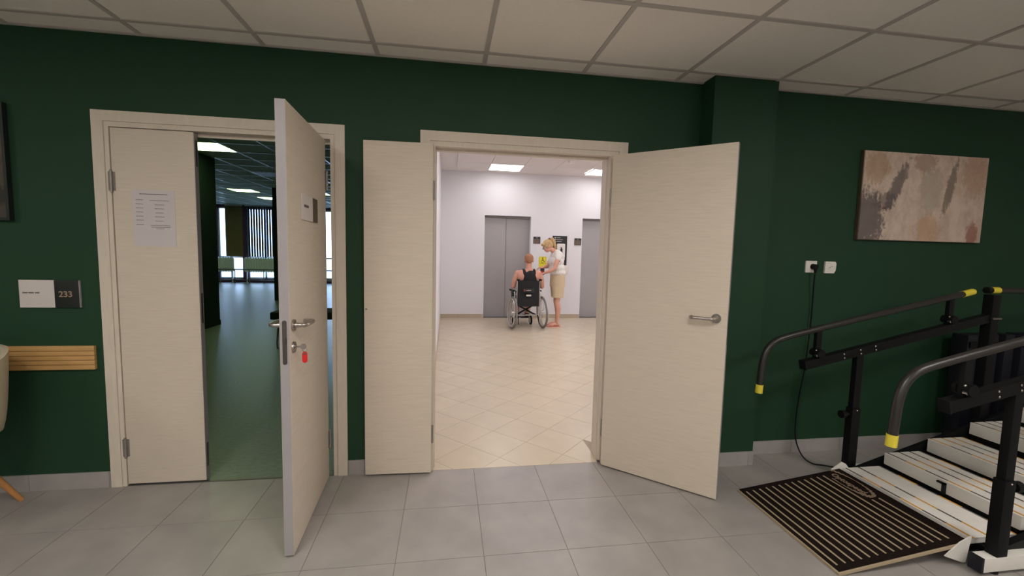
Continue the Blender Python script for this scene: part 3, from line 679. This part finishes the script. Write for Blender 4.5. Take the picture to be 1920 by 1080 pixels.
# ramp: from the floor at x=1.70 up to x=2.40, z=.10
rx0, rx1, rz0, rz1 = 1.700, 2.372, .012, .104
sl_a = math.atan2(rz1-rz0, rx1-rx0); Lr = math.hypot(rx1-rx0, rz1-rz0)
RM = Matrix.Translation(L(rx0, 0, rz0)) @ Matrix.Rotation(-sl_a, 4, 'Y')     # local x up the slope
ya, yb = yN-.015-O.y, yF+.0-O.y
YO = -O.y
ramp = MB().box((0, yN-.02, -.012), (Lr, yF+.005, -.0005), rot=RM @ Matrix.Translation((0, 0, 0))).build('ramp_board', M['gold'], T, False)
rub = MB().box((.008, yN-.012, -.0004), (Lr-.002, yF, .003), rot=RM).build('ramp_mat', M['mat'], T, False)
for k in range(15):
    x = .030+k*.0418; y1 = yF-.035
    if k >= 13: y1 = yF-.30-.03*(k-13)*0
    MB().box((x-.0042, yN+.02, .003), (x+.0042, y1, .0045), rot=RM).build('mat_line', M['gold'], rub, False)
lg = text('lettering', 'Optospeed', .058, M['signgold'], rub, (0, 0, 0), (0, 0, 0), .0004, sx=1)
lg.matrix_local = RM @ Matrix.Translation((.580, yF-.035, .0035)) @ Matrix.Rotation(-PI/2, 4, 'Z') @ Matrix.Diagonal((.80, .75, 1, 1))
mb = MB(); pts = []
for k in range(22):
    a = 2.85-(2.85+2.0)*k/21; rr_ = .0018+.0045*math.exp(-((a+.15)/.7)**2)
    pts.append((.600+.047*math.sin(a), yF-.135-.145*math.cos(a), .0045, rr_))
for p_, q_ in zip(pts, pts[1:]): mb.box((min(p_[0], q_[0])-p_[3]*.6, min(p_[1], q_[1])-p_[3], .003), (max(p_[0], q_[0])+p_[3]*.6, max(p_[1], q_[1])+p_[3], .0045), rot=RM)
mb.build('logo_swoosh', M['signgold'], rub, False)
# cheek brackets of the ramp
def tri(y0, y1, pts, name, m): 
    return MB().prism([(x-O.x, z) for x, z in pts], y1-y0, Matrix.Translation((0, y1-O.y, 0)) @ Matrix(((1, 0, 0, 0), (0, 0, -1, 0), (0, 1, 0, 0), (0, 0, 0, 1)))).build(name, m, T, False)
tri(yN-.026, yN-.020, [(2.235, .050), (2.335, .012), (2.350, .012), (2.368, .135), (2.311, .110)], 'ramp_bracket', M['wframe'])
tri(yF+.006, yF+.012, [(2.277, .070), (2.30, .040), (2.445, .030), (2.449, .095), (2.419, .130), (2.392, .143)], 'ramp_bracket', M['wframe'])
# side stringers and base frame
for y0, y1 in ((yN-.060, yN-.030), (yF+.014, yF+.034)):
    tri(y0, y1, [(2.47, .045), (4.3, .045), (4.3, .63), (3.85, .50), (3.32, .335), (2.47, .085)], 'stringer', M['black'])
for y0, y1 in ((-1.185, -1.135), (-.395, -.345)):
    bs = 2.335 if y0 < -1 else 2.46
    MB().box(L(bs, y0, .018), L(4.35, y1, .082), bev=.003).build('base_beam', M['wframe'], T)
    MB().box(L(bs-.01, y0-.001, .016), L(bs+.002, y1+.001, .084)).build('end_cap', M['navy'], T, False)
    for x in (bs+.085, 4.2): MB().cyl(L(x, (y0+y1)/2, 0.0), L(x, (y0+y1)/2, .02), .022).build('foot', M['black'], T)
MB().box(L(2.46, -1.135, .03), L(2.50, -.395, .07)).build('cross_beam', M['black'], T, False)
# treads
steps = [(2.400, .108, .030), (2.680, .190, .068), (2.985, .268, .080), (3.290, .362, .073), (3.595, .448, .075), (3.9, .535, .075)]
run = .262
for k, (x0, z, th) in enumerate(steps):
    b_ = MB().box(L(x0, yN, z-th), L(x0+run, yF, z-.004), bev=.002).build('tread_body', M['wframe'], T)
    wds = [.022, .112, .262] if k == 0 else [.03, .112, .190, .262]
    s0 = 0
    for w_ in wds:
        MB().box(L(x0+s0, yN-.002, z-.0045), L(x0+w_-.015, yF+.001, z), bev=.0008).build('tread_board', M['board'], b_)
        # seam strip, alternating orange and grey dashes
        n_ = 6; ln = (yF-yN)/n_
        for d_ in range(n_):
            MB().box(L(x0+w_-.0145, yN+d_*ln, z-.0044), L(x0+w_-.001, yN+(d_+1)*ln, z-.0006)).build('seam_strip', M['orange'] if (d_+k+len(wds)) % 2 else M['greystrip'], b_, False)
        s0 = w_
    if k: MB().box(L(x0+.005, yN+.01, z-th-.05), L(x0+run+.03, yF-.005, z-th-.001)).build('tread_support', M['black'], T, False)
MB().box(L(2.664, -.775, .118), L(2.679, -.762, .180)).box(L(2.664, -.775, .172), L(2.679, -.735, .180)).build('hook', M['black'], T, False)
# posts
def post(x, y, zt, w=.058, zl=.42, knob=-1):
    MB().box(L(x-w/2, y-w/2*.8, .05), L(x+w/2, y+w/2*.8, zl), bev=.004).build('post', M['black'], T)
    MB().box(L(x-w/2+.006, y-w/2*.8+.006, zl), L(x+w/2-.006, y+w/2*.8-.006, zt), bev=.003).build('post_insert', M['black'], T)
    MB().cyl(L(x+knob*.02, y, zl-.04), L(x+knob*.065, y, zl-.04), .010).cyl(L(x+knob*.055, y, zl-.04), L(x+knob*.085, y, zl-.04), .022, .024, 16).build('knob', M['black'], T)
    MB().ell(L(x, y-w/2*.8-.002, zl-.012), .005, seg=10, rings=6).build('bolt', M['steel'], T)
post(2.500, -.37, .80, knob=-1, zl=.46); post(2.432, -1.160, .84, knob=1, zl=.43)
def rails(y, xs_, pts, bx0, bz0, bx1, bz1, ex1, tallx, postx):
    MB().tube([L(x, y, z) for x, z in pts], .0185, 18, 5).build('handrail', M['rail'], T)
    d0 = Vector((pts[0][0], y, pts[0][1])); d1_ = Vector((pts[1][0], y, pts[1][1])); dv = (d0-d1_).normalized()
    a = d0; MB().cyl(Vector(L(*a))-dv*.046, Vector(L(*a))+dv*.004, .0205, n=24).build('end_sleeve', M['yellow'], T)
    e = Vector((pts[-1][0], y, pts[-1][1])); dv = (e-Vector((pts[-2][0], y, pts[-2][1]))).normalized()
    MB().cyl(Vector(L(*e))-dv*.072, Vector(L(*e))+dv*.003, .0205, .0200, n=24).ell(Vector(L(*e))+dv*.003, .0195).build('end_sleeve', M['yellow'], T)
    # lower square beam
    sa = math.atan2(bz1-bz0, bx1-bx0); Lb = math.hypot(bx1-bx0, bz1-bz0)
    BM = Matrix.Translation(L(bx0, y, bz0)) @ Matrix.Rotation(-sa, 4, 'Y')
    MB().box((0, -.022, -.026), (Lb, .022, .026), rot=BM, bev=.003).build('lower_beam', M['black'], T)
    MB().box((-.006, -.024, -.028), (.004, .024, .028), rot=BM, bev=.002).build('end_cap', M['black'], T)
    for px_ in (postx-.115, postx, postx+.105):
        for dz in (-.012, .012):
            MB().ell((px_-bx0, -.024, dz), (.006, .003, .006), seg=10, rings=6).build('bolt', M['steel'], T).data.transform(BM)
    # clamps between beam and handrail
    for cx in (bx0+.085, bx1-.29):
        zr = None
        for (xa, za), (xb, zb) in zip(pts, pts[1:]):
            if xa <= cx <= xb: zr = za+(zb-za)*(cx-xa)/(xb-xa)
        zb_ = bz0+(bz1-bz0)*(cx-bx0)/(bx1-bx0)
        MB().box(L(cx-.018, y-.012, zb_+.018), L(cx+.018, y+.012, zr), bev=.003).build('clamp_bracket', M['black'], T)
        MB().cyl(L(cx+.0, y-.012, zb_+.055), L(cx+.0, y-.038, zb_+.055), .028, .026, 14).cyl(L(cx, y+.012, zb_+.055), L(cx, y+.03, zb_+.055), .026, .024, 14).build('knob', M['black'], T)
        MB().cyl(L(cx-.026, y-.020, zb_+.045), L(cx-.026, y-.034, zb_+.045), .008, n=10).ell(L(cx-.028, y-.024, zb_+.075), .006, seg=10, rings=6).build('bolt', M['steel'], T)
hrF = [(1.842, .575), (1.848, .68), (1.856, .765), (1.880, .835), (1.930, .882), (2.000, .906), (2.10, .930), (2.45, 1.008), (2.85, 1.092), (3.285, 1.186)]
rails(-.37, 0, hrF, 2.125, .735, 3.42, 1.020, 0, 0, 2.50)
hrN = [(x-.012, z+.036) for x, z in hrF]
rails(-1.160, 0, hrN, 2.075, .770, 3.40, 1.060, 0, 0, 2.432)
# tall posts and the level rails of the landing
for y in (-.37, -1.16):
    MB().box(L(3.415, y-.028, .05), L(3.475, y+.028, 1.17), bev=.004).build('tall_post', M['black'], T)
    MB().tube([L(3.400, y, 1.198), L(5.2, y, 1.198)], .0185, 18, 1).build('landing_rail', M['rail'], T)
    MB().cyl(L(3.425, y, 1.198), L(3.485, y, 1.198), .0205, n=24).build('end_sleeve', M['yellow'], T)
    MB().cyl(L(3.392, y, 1.198), L(3.425, y, 1.198), .0205, n=24).build('end_cap', M['black'], T)
    MB().cyl(L(3.41, y-.034, 1.02), L(3.48, y-.034, 1.02), .007, n=10).build('bolt', M['steel'], T)
    MB().box(L(5.10, y-.028, .05), L(5.16, y+.028, 1.18), bev=.004).build('tall_post', M['black'], T)
MB().box(L(4.2, yN, .55), L(5.3, yF, .62), bev=.003).build('landing', M['wframe'], T)
MB().box(L(4.35, -1.17, .02), L(5.28, -.36, .07)).box(L(4.3, -1.0, .07), L(4.36, -.5, .55)).box(L(5.2, -1.0, .07), L(5.26, -.5, .55)).build('landing_frame', M['black'], T, False)

# dark padded panels by the wall
for k, (x0, x1, lab) in enumerate([(3.585, 3.845, 'leftmost of the three dark padded panels leaning by the green wall'), (3.905, 3.985, 'narrow middle dark padded panel by the green wall'), (4.050, 4.35, 'rightmost dark padded panel by the green wall, at the edge of view')]):
    t = thing('padded_panel', lab, 'panel', (x0, -.17, 0))
    MB().box((0, 0, .02), (x1-x0, .10, .868), bev=.008).build('pad', M['navy'], t)
    MB().box((.01, -.012, .06), (x1-x0-.01, -.001, .10), bev=.002).box((.01, -.012, .78), (x1-x0-.01, -.001, .82), bev=.002).build('strap', M['black'], t)
    MB().box((.01, .01, 0), (x1-x0-.01, .09, .021)).build('foot', M['black'], t, False)

# ------------------------------------------------------------------ tub chair at the left edge
t = thing('tub_chair', 'cream shell chair with orange wood legs at the left edge of view', 'chair', (-2.445, -.36, 0))
mb = MB(); rings = []
nA = 28
def shell(off):
    R_ = []
    for v_ in range(9):
        tt = v_/8; row = []
        for k in range(nA+1):
            a = -PI*.12+PI*1.24*k/nA        # open to the front (-y)
            hgt = .30+.10*math.sin(max(0, min(1, (math.sin(a)+.2)/1.2))*PI/2) 
            rx = (.262+.085*tt**.24)-off; ry = (.20+.045*tt**.4)-off; ca = math.copysign(abs(math.cos(a))**.55, math.cos(a)); sa_ = math.copysign(abs(math.sin(a))**.55, math.sin(a))
            z = .415+(hgt+.04)*(tt**1.25)
            row.append(Vector((rx*ca, ry*sa_-.02, z)))
        R_.append(row)
    return R_
oo, ii = shell(0), shell(.016)
bm = mb.bm
VO = [[bm.verts.new(p_) for p_ in r_] for r_ in oo]; VI = [[bm.verts.new(p_) for p_ in r_] for r_ in ii]
for Vv in (VO, VI):
    for a_, b_ in zip(Vv, Vv[1:]):
        for k in range(nA): bm.faces.new((a_[k], a_[k+1], b_[k+1], b_[k]))
for k in range(nA): bm.faces.new((VO[-1][k], VO[-1][k+1], VI[-1][k+1], VI[-1][k])); bm.faces.new((VO[0][k], VO[0][k+1], VI[0][k+1], VI[0][k]))
for k in (0, nA):
    for a_ in range(8): bm.faces.new((VO[a_][k], VO[a_+1][k], VI[a_+1][k], VI[a_][k]))
mb.build('shell', M['shell'], t)
MB().ell((0, -.04, .425), (.215, .215, .035), seg=32).build('seat', M['shell'], t)
for (sx_, sy_) in ((1, 1), (-1, 1), (1, -1), (-1, -1)):
    MB().cyl((sx_*.10, sy_*.10, .41), (sx_*.222, sy_*.27, 0.0), .020, .012, 16).build('leg', M['legwood'], t)
MB().box((-.13, -.13, .385), (.13, .13, .405), bev=.004).build('leg_plate', M['black'], t)

# ------------------------------------------------------------------ wheelchair
WX, WY = 1.430, 4.93
Wc = thing('wheelchair', 'black folding wheelchair with silver wheels in front of the left lift', 'wheelchair', (WX, WY, 0), .11)
R_w = .290
for s in (-1, 1):
    wr = bpy.data.objects.new('w', None)
    camb = Matrix.Translation((s*.275, 0, R_w)) @ Matrix.Rotation(-s*.045, 4, 'Y')
    w = MB().torus((0, 0, 0), R_w-.018, .0185, 'X', 56, 10).build('rear_wheel', M['tyre'], Wc); w.data.transform(camb)
    o = MB().torus((0, 0, 0), R_w-.040, .010, 'X', 56, 8).build('rim', M['alu'], w); o.data.transform(camb)
    o = MB().torus((s*.030, 0, 0), R_w-.048, .0085, 'X', 56, 8).build('push_rim', M['alu'], w); o.data.transform(camb)
    mb = MB().cyl((-.03, 0, 0), (.03, 0, 0), .022)
    for k in range(12):
        a = 2*PI*k/12; mb.cyl((0.02*(-1)**k, 0, 0), (0, (R_w-.036)*math.cos(a), (R_w-.036)*math.sin(a)), .0035, n=6)
    o = mb.build('spokes', M['alu'], w); o.data.transform(camb)
    # caster
    cy = .40; c = MB().torus((s*.185, cy, .085), .068, .017, 'X', 32, 10).build('front_caster', M['black'], Wc)
    mb = MB().cyl((s*.185-.014, cy, .085), (s*.185+.014, cy, .085), .056)
    mb.build('caster_hub', M['alu'], c)
    MB().box((s*.185-.026, cy-.01, .08), (s*.185-.020, cy+.02, .20)).box((s*.185+.020, cy-.01, .08), (s*.185+.026, cy+.02, .20)).box((s*.185-.026, cy-.01, .19), (s*.185+.026, cy+.02, .22)).build('caster_fork', M['alu'], c, False)
    # side frame
    mb = MB().tube([(s*.205, -.02, .86), (s*.205, -.01, .50), (s*.205, 0, .24)], .0115, 10, 4).build('back_post', M['alu'], Wc)
    MB().tube([(s*.205, 0, .46), (s*.205, .38, .46), (s*.205, .44, .42), (s*.18, .50, .16)], .0115, 10, 4).build('side_frame', M['alu'], Wc)
    MB().tube([(s*.205, 0, .24), (s*.205, .38, .22)], .0115, 10, 1).build('lower_frame', M['alu'], Wc)
    MB().tube([(s*.205, -.02, .85), (s*.205, -.03, .875), (s*.205, -.09, .88)], .011, 10, 4).cap((s*.205, -.04, .878), (s*.205, -.115, .88), .016, .015).build('push_handle', M['black'], Wc)
    MB().box((s*.245-.02, .03, .655), (s*.245+.02, .33, .685), bev=.008).build('armrest', M['black'], Wc)
    MB().tube([(s*.235, .03, .46), (s*.24, .03, .655), (s*.24, .30, .655), (s*.235, .30, .46)], .010, 10, 4).build('armrest_frame', M['alu'], Wc)
    MB().box((s*.222-.002, .03, .46), (s*.222+.002, .30, .64)).build('side_guard', M['black'], Wc, False)
    MB().box((s*.095-.075, .46, .115), (s*.095+.075, .60, .13), bev=.004).build('footplate', M['black'], Wc)
    MB().tube([(s*.19, .0, .24), (s*.19, -.06, .20), (s*.19, -.10, .09)], .008, 8, 4).build('tipping_lever', M['black'], Wc)
    MB().box((s*.205-.014, -.02, .60), (s*.205+.014, .012, .64), bev=.004).build('clamp', M['alu'], Wc)
MB().box((-.195, .0, .455), (.195, .41, .50), bev=.012).build('seat', M['blackrough'], Wc)
mb = MB(); rg = []
for k in range(9):
    z = .40+.46*k/8; row = []
    for j in range(13): x = -.20+.40*j/12; row.append((x, -.035+.030*(1-(2*j/12-1)**2)-.045*(1-(x/.2)**2)*(1 if k < 2 else .6), z))
    back = [(x, y+.02, z) for x, y, z in reversed(row)]
    rg.append(row+back)
mb.loft(rg).build('backrest', M['blackrough'], Wc)
MB().box((-.115, -.072, .655), (.095, -.065, .725)).build('brand_patch', M['signblack'], Wc, False)
MB().ell((-.085, -.073, .692), (.020, .003, .018)).build('red_emblem', M['darkred'], Wc)
text('patch_lettering', 'medical', .026, M['signwhite'], Wc, (-.055, -.0725, .683), sx=1.1)
MB().box((-.05, -.068, .585), (.04, -.062, .615), bev=.004).build('white_sticker', M['signwhite'], Wc)
MB().tube([(-.20, .10, .43), (.20, .10, .22)], .014, 10, 1).build('cross_brace', M['black'], Wc)
MB().tube([(.20, .13, .43), (-.20, .13, .22)], .014, 10, 1).build('cross_brace', M['black'], Wc)
MB().tube([(-.27, 0, .29), (-.19, 0, .29)], .012, 10, 1).tube([(.27, 0, .29), (.19, 0, .29)], .012, 10, 1).tube([(-.2, .01, .24), (.2, .01, .24)], .009, 10, 1).build('axle', M['alu'], Wc)

# ------------------------------------------------------------------ people
def hand(mb, wrist, d, up, side, curl=.5, s=1.0):
    """palm + five fingers; d = pointing direction, up = back of hand, side = towards the thumb"""
    wrist = Vector(wrist); d = Vector(d).normalized(); up = Vector(up); up = (up-d*up.dot(d)).normalized(); th = d.cross(up).normalized()
    if th.dot(Vector(side)) < 0: th = -th
    k0 = wrist+d*.075*s
    for k, off in enumerate((.026, .009, -.009, -.025)):
        base = k0+th*off*s - (d*.006*abs(off)/.02 if k == 3 else d*0)
        mb.cap(wrist+d*.012*s+th*off*.6*s, base, .0125*s, .010*s, 8)
        Ln = (.036, .041, .038, .030)[k]*s; p0 = base; dd = d.copy()
        for j, fr_ in enumerate((1, .65, .5)):
            dd = (dd*math.cos(curl*.6)-up*math.sin(curl*.6)).normalized() if j else (dd*math.cos(curl*.4)-up*math.sin(curl*.4)).normalized()
            up2 = up; p1 = p0+dd*Ln*fr_; mb.cap(p0, p1, (.0088-.0008*j)*s, (.0082-.0008*j)*s, 8); p0 = p1
    b0 = wrist+d*.025*s+th*.022*s; b1 = b0+(d*.55+th*.75).normalized()*.034*s; b2 = b1+(d*.9+th*.25-up*.3).normalized()*.028*s
    mb.cap(b0, b1, .012*s, .0105*s, 8); mb.cap(b1, b2, .0100*s, .0085*s, 8)
def head(mb, c, fwd, upv, s=1.0):
    """adds a head with nose, brow, chin, ears around c (centre of the skull)"""
    c = Vector(c); f_ = Vector(fwd).normalized(); u_ = Vector(upv); u_ = (u_-f_*u_.dot(f_)).normalized(); l_ = u_.cross(f_)
    Rm = Matrix((( l_.x, f_.x, u_.x), (l_.y, f_.y, u_.y), (l_.z, f_.z, u_.z)))
    def E(off, r):
        t_ = bmesh.new(); bmesh.ops.create_uvsphere(t_, u_segments=20, v_segments=14, radius=1)
        mb._add(t_, Matrix.Translation(c+Rm @ (Vector(off)*s)) @ Rm.to_4x4() @ Matrix.Diagonal((r[0]*s, r[1]*s, r[2]*s, 1)))
    E((0, -.008, .015), (.076, .094, .088)); E((0, .030, -.040), (.058, .060, .066)); E((0, .062, -.088), (.026, .022, .020))
    E((0, .094, -.025), (.011, .016, .022)); E((0, .100, -.040), (.014, .013, .009)); E((0, .076, .018), (.050, .020, .012))
    E((.030, .066, -.035), (.022, .020, .020)); E((-.030, .066, -.035), (.022, .020, .020))
    E((0, .086, -.063), (.021, .010, .006)); E((0, .085, -.071), (.018, .010, .006))
    for sd in (-1, 1):
        E((sd*.079, -.006, -.018), (.009, .019, .031)); E((sd*.076, -.004, -.038), (.008, .012, .012))
    return Rm
def face_bits(parent, c, Rm, s, hairm):
    c = Vector(c)
    mb = MB()
    for sd in (-1, 1): mb.ell(c+Rm @ Vector((sd*.030, .080, .000)), .0115*s, seg=12, rings=8)
    mb.build('eyes', M['cream'], parent)
    mb = MB()
    for sd in (-1, 1): mb.ell(c+Rm @ Vector((sd*.030, .0885, -.001)), .0052*s, seg=10, rings=6)
    mb.build('irises', M['hairdark'], parent)
    mb = MB()
    for sd in (-1, 1): mb.cap(c+Rm @ Vector((sd*.018, .093, .020)), c+Rm @ Vector((sd*.043, .082, .021)), .0035, .003, 8)
    mb.build('eyebrows', hairm, parent)
    mb = MB().cap(c+Rm @ Vector((-.016, .094, -.067)), c+Rm @ Vector((.016, .094, -.067)), .0035, .0035, 8)
    mb.build('lips', M['darkred'], parent)

# seated man, seen from behind, facing +y
P = thing('person', 'person with cropped ginger hair in a black tank top sitting in the wheelchair', 'person', (WX+.0, WY+.08, 0))
def q3(x, y, z): return (x, y, z)
mb = MB()
mb.ell((0, .09, .575), (.165, .13, .11)); mb.ell((.01, .045, .70), (.140, .100, .15)); mb.ell((.015, .02, .86), (.158, .105, .15)); mb.ell((.018, .02, .955), (.150, .090, .09))
mb.ell((-.10, -.02, .93), (.085, .055, .09)); mb.ell((.13, -.02, .93), (.085, .055, .09))            # shoulder blades
mb.chain([(-.15, .01, .985, .052), (.02, .01, 1.015, .058), (.185, .01, .985, .052)])
mb.chain([(.02, .01, 1.00, .062), (.024, .03, 1.10, .052), (.026, .04, 1.16, .052)])
hc_m = (.026, .045, 1.225); Rm_m = head(mb, hc_m, (.12, 1, -.10), (0, .1, 1), .98)
# left arm (image left)
mb.chain([(-.175, .01, .985, .055), (-.225, .03, .86, .047), (-.245, .06, .745, .041), (-.235, .20, .725, .036), (-.215, .30, .725, .027)])
hand(mb, (-.213, .305, .725), (0.1, 1, -.05), (0, 0, 1), (1, 0, 0), .5)
mb.chain([(.205, .01, .985, .055), (.262, .02, .86, .047), (.280, .05, .745, .041), (.265, .19, .745, .036), (.235, .30, .765, .027)])
hand(mb, (.233, .305, .767), (-.2, 1, .05), (0, 0, 1), (-1, 0, 0), .5)
# legs
for s in (-1, 1):
    mb.chain([(s*.085, .10, .575, .085), (s*.11, .44, .555, .060), (s*.10, .49, .40, .054), (s*.095, .50, .30, .048), (s*.09, .515, .175, .036)])
    mb.chain([(s*.09, .50, .165, .036), (s*.095, .56, .155, .030), (s*.10, .66, .148, .022)])
remesh(mb, 'body', M['skin2'], P, .0075, 3)
face_bits(P, hc_m, Rm_m, 1, M['hair1'])
mb = MB(); c = Vector(hc_m)
def HE(mb, c, Rm, off, r):
    t_ = bmesh.new(); bmesh.ops.create_uvsphere(t_, u_segments=20, v_segments=14, radius=1)
    mb._add(t_, Matrix.Translation(Vector(c)+Rm @ Vector(off)) @ Rm.to_4x4() @ Matrix.Diagonal((*r, 1)))
HE(mb, c, Rm_m, (0, -.020, .030), (.080, .086, .080)); HE(mb, c, Rm_m, (0, -.038, .000), (.071, .065, .070))
remesh(mb, 'hair', M['hair1'], P, .008, 2)
# tank top
mb = MB()
mb.ell((.01, .08, .60), (.178, .135, .12)); mb.ell((.01, .045, .70), (.160, .115, .15)); mb.ell((.015, .015, .82), (.172, .118, .11))
mb.ell((.034, -.018, .90), (.142, .092, .13)); mb.ell((.045, -.022, .955), (.100, .080, .085)); mb.ell((.015, .04, .90), (.13, .095, .10))
for s in (-1, 1):
    mb.chain([(.015+s*.050, -.055, .93, .034), (.022+s*.086, -.048, .985, .034), (.022+s*.092, -.018, 1.035, .028), (.020+s*.100, .035, 1.045, .022), (.018+s*.085, .085, .99, .024), (.015+s*.07, .095, .92, .03)])
remesh(mb, 'tank_top', M['blackrough'], P, .0075, 3)
mb = MB()
for s in (-1, 1): mb.chain([(s*.09, .08, .572, .108), (s*.112, .42, .555, .080), (s*.11, .49, .53, .074)])
mb.ell((0, .08, .56), (.18, .13, .09))
remesh(mb, 'trousers', M['blackrough'], P, .009, 3)
for s in (-1, 1):
    MB().box((s*.10-.042, .46, .1305), (s*.10+.042, .69, .142), bev=.004).chain([(s*.10-.04, .60, .14, .008), (s*.10, .60, .182, .008), (s*.10+.04, .60, .14, .008)]).chain([(s*.09-.036, .50, .145, .009), (s*.09-.03, .47, .185, .009), (s*.09+.03, .47, .185, .009), (s*.09+.036, .50, .145, .009)]).build('sandal', M['black'], P)

# standing woman, facing -x and stooping towards the man
BX, BY = 2.0, 5.20
P = thing('person', 'person with blonde ponytail, white printed blouse and beige shorts standing beside the wheelchair', 'person', (BX, BY, 0))
mb = MB()
mb.ell((.025, 0, .90), (.120, .165, .11)); mb.ell((.015, 0, 1.02), (.105, .135, .12)); mb.ell((-.005, 0, 1.18), (.118, .150, .14)); mb.ell((-.06, 0, 1.20), (.09, .14, .08))
mb.chain([(-.005, -.155, 1.345, .050), (-.015, 0, 1.365, .062), (-.005, .155, 1.345, .050)]); mb.ell((0, 0, 1.29), (.10, .15, .09))
mb.chain([(-.015, 0, 1.36, .055), (-.09, .0, 1.415, .046), (-.125, .0, 1.445, .045)])
hc_w = (-.175, 0, 1.485); fwd_w = Vector((-.80, -.10, -.58)); Rm_w = head(mb, hc_w, fwd_w, (-.55, 0, .80), .95)
# near (left) arm
mb.chain([(0, -.185, 1.325, .050), (-.045, -.215, 1.20, .043), (-.085, -.225, 1.085, .037), (-.155, -.195, 1.035, .033), (-.245, -.140, .995, .024)])
hand(mb, (-.250, -.138, .993), (-.85, .1, -.18), (0, -.2, 1), (0, -1, .2), .5, .95)
# far (right) arm
mb.chain([(0, .185, 1.325, .050), (-.075, .20, 1.21, .043), (-.125, .17, 1.10, .037), (-.185, .10, 1.10, .033), (-.245, .03, 1.09, .024)])
hand(mb, (-.248, .025, 1.088), (-.9, -.35, -.05), (0, 0, 1), (0, -1, .3), .8, .95)
for s, dx in ((-1, .0), (1, .035)):
    mb.chain([(.03+dx*.5, s*.085, .86, .092), (.015+dx, s*.085, .52, .060), (.005+dx, s*.085, .46, .055), (.035+dx, s*.085, .34, .056), (.035+dx, s*.085, .22, .042), (.025+dx, s*.085, .10, .032), (.025+dx, s*.085, .055, .034)])
    # foot with toes
    mb.chain([(.045+dx, s*.085, .035, .030), (-.04+dx, s*.087, .040, .030), (-.115+dx, s*.090, .026, .022)])
    mb.ell((-.09+dx, s*.092, .024), (.055, .042, .016))
    for k in range(5): mb.cap((-.12+dx, s*.085+(-.030+k*.0155)*(1 if s > 0 else 1), .020), (-.165+dx+.006*abs(k-1.2), s*.085+(-.033+k*.0165), .017), .0095, .008, 8)
remesh(mb, 'body', M['skin'], P, .0072, 3)
face_bits(P, hc_w, Rm_w, 1, M['hairdark'])
mb = MB()
HE(mb, hc_w, Rm_w, (0, -.018, .030), (.082, .095, .086)); HE(mb, hc_w, Rm_w, (0, -.045, -.008), (.076, .060, .070))
HE(mb, hc_w, Rm_w, (0, .060, .070), (.060, .035, .030)); HE(mb, hc_w, Rm_w, (.058, .02, .0), (.02, .04, .04)); HE(mb, hc_w, Rm_w, (-.058, .02, .0), (.02, .04, .04))
remesh(mb, 'hair', M['hair2'], P, .008, 2)
cw = Vector(hc_w)
pt0 = cw+Rm_w @ Vector((0, -.095, .075))
mb = MB().ell(pt0, (.030, .028, .034)).build('hair_tie', M['hairdark'], P)
mb = MB().chain([(*pt0, .024), (*(pt0+Vector((.050, 0, .010))), .034), (*(pt0+Vector((.085, 0, -.055))), .036), (*(pt0+Vector((.105, .0, -.12))), .028), (*(pt0+Vector((.118, 0, -.17))), .012)])
remesh(mb, 'ponytail', M['hair2'], P, .008, 2)
mb = MB().cap(cw+Rm_w @ Vector((-.036, .098, .000)), cw+Rm_w @ Vector((-.018, .102, -.001)), .003)
for sd in (-1, 1):
    cc = cw+Rm_w @ Vector((sd*.031, .100, -.001)); pts = [cc+Rm_w @ Vector((.019*math.cos(a), 0, .014*math.sin(a))) for a in [2*PI*k/14 for k in range(14)]]
    mb.tube(pts, .0016, 6, 1, True); mb.tube([cw+Rm_w @ Vector((sd*.050, .098, .004)), cw+Rm_w @ Vector((sd*.078, .04, .004)), cw+Rm_w @ Vector((sd*.080, -.01, .0))], .0015, 6, 3)
mb.build('glasses', M['signbrown'], P)
# blouse: loose, short sleeves, gathered hem
mb = MB()
mb.ell((.030, 0, 1.00), (.150, .185, .085)); mb.ell((.010, 0, 1.08), (.150, .180, .12)); mb.ell((-.010, 0, 1.20), (.150, .172, .13)); mb.ell((.005, 0, 1.30), (.125, .165, .085))
mb.chain([(-.005, -.150, 1.345, .062), (-.005, 0, 1.355, .070), (-.005, .150, 1.345, .062)])
for s in (-1, 1): mb.chain([(0, s*.165, 1.335, .066), (-.022, s*.200, 1.265, .060)])
remesh(mb, 'blouse', M['blouse'], P, .008, 3)
n_ = 36; rg = []
for k in range(8):      # shirt tail hanging at the back
    z = .95-.05+.02*k; rg.append([((.035)+(.128+.004*math.sin(6*a+k))*math.cos(a), (.165+.004*math.cos(5*a))*math.sin(a), z) for a in [2*PI*j/n_ for j in range(n_)]])
MB().loft(rg).build('hem', M['blouse'], P)
# shorts
rg = []
for k in range(7):
    z = .74+.037*k; rg.append([(.030+(.140-.001*k)*math.cos(a), (.180-.001*k)*math.sin(a), z) for a in [2*PI*j/n_ for j in range(n_)]])
MB().loft(rg).build('shorts', M['shorts'], P)
for s, dx in ((-1, 0), (1, .035)):
    rg = []
    for k in range(8):
        z = .545+.036*k; tt = k/7; rr_ = .098+.010*tt+.002*(k == 0)
        rg.append([(.022+dx*(1-tt)*.9+.008*tt+(rr_*(1+.02*math.sin(5*a+s)))*math.cos(a)*1.10, s*(.090-.006*tt)+min(rr_*.86, .085)*math.sin(a), z) for a in [2*PI*j/n_ for j in range(n_)]])
    MB().loft(rg).build('shorts_leg', M['shorts'], P)
for s, dx in ((-1, 0), (1, .035)):
    MB().prism([(.085, -.030), (.09, .030), (-.02, .034), (-.13, .048), (-.175, .030), (-.180, -.020), (-.13, -.044), (-.02, -.034)], .009, Matrix.Translation((dx, s*.087, .0005))).chain([(-.09+dx, s*.087-.043, .012, .006), (-.085+dx, s*.087, .046, .006), (-.09+dx, s*.087+.043, .012, .006)]).build('sandal', M['sandal'], P)
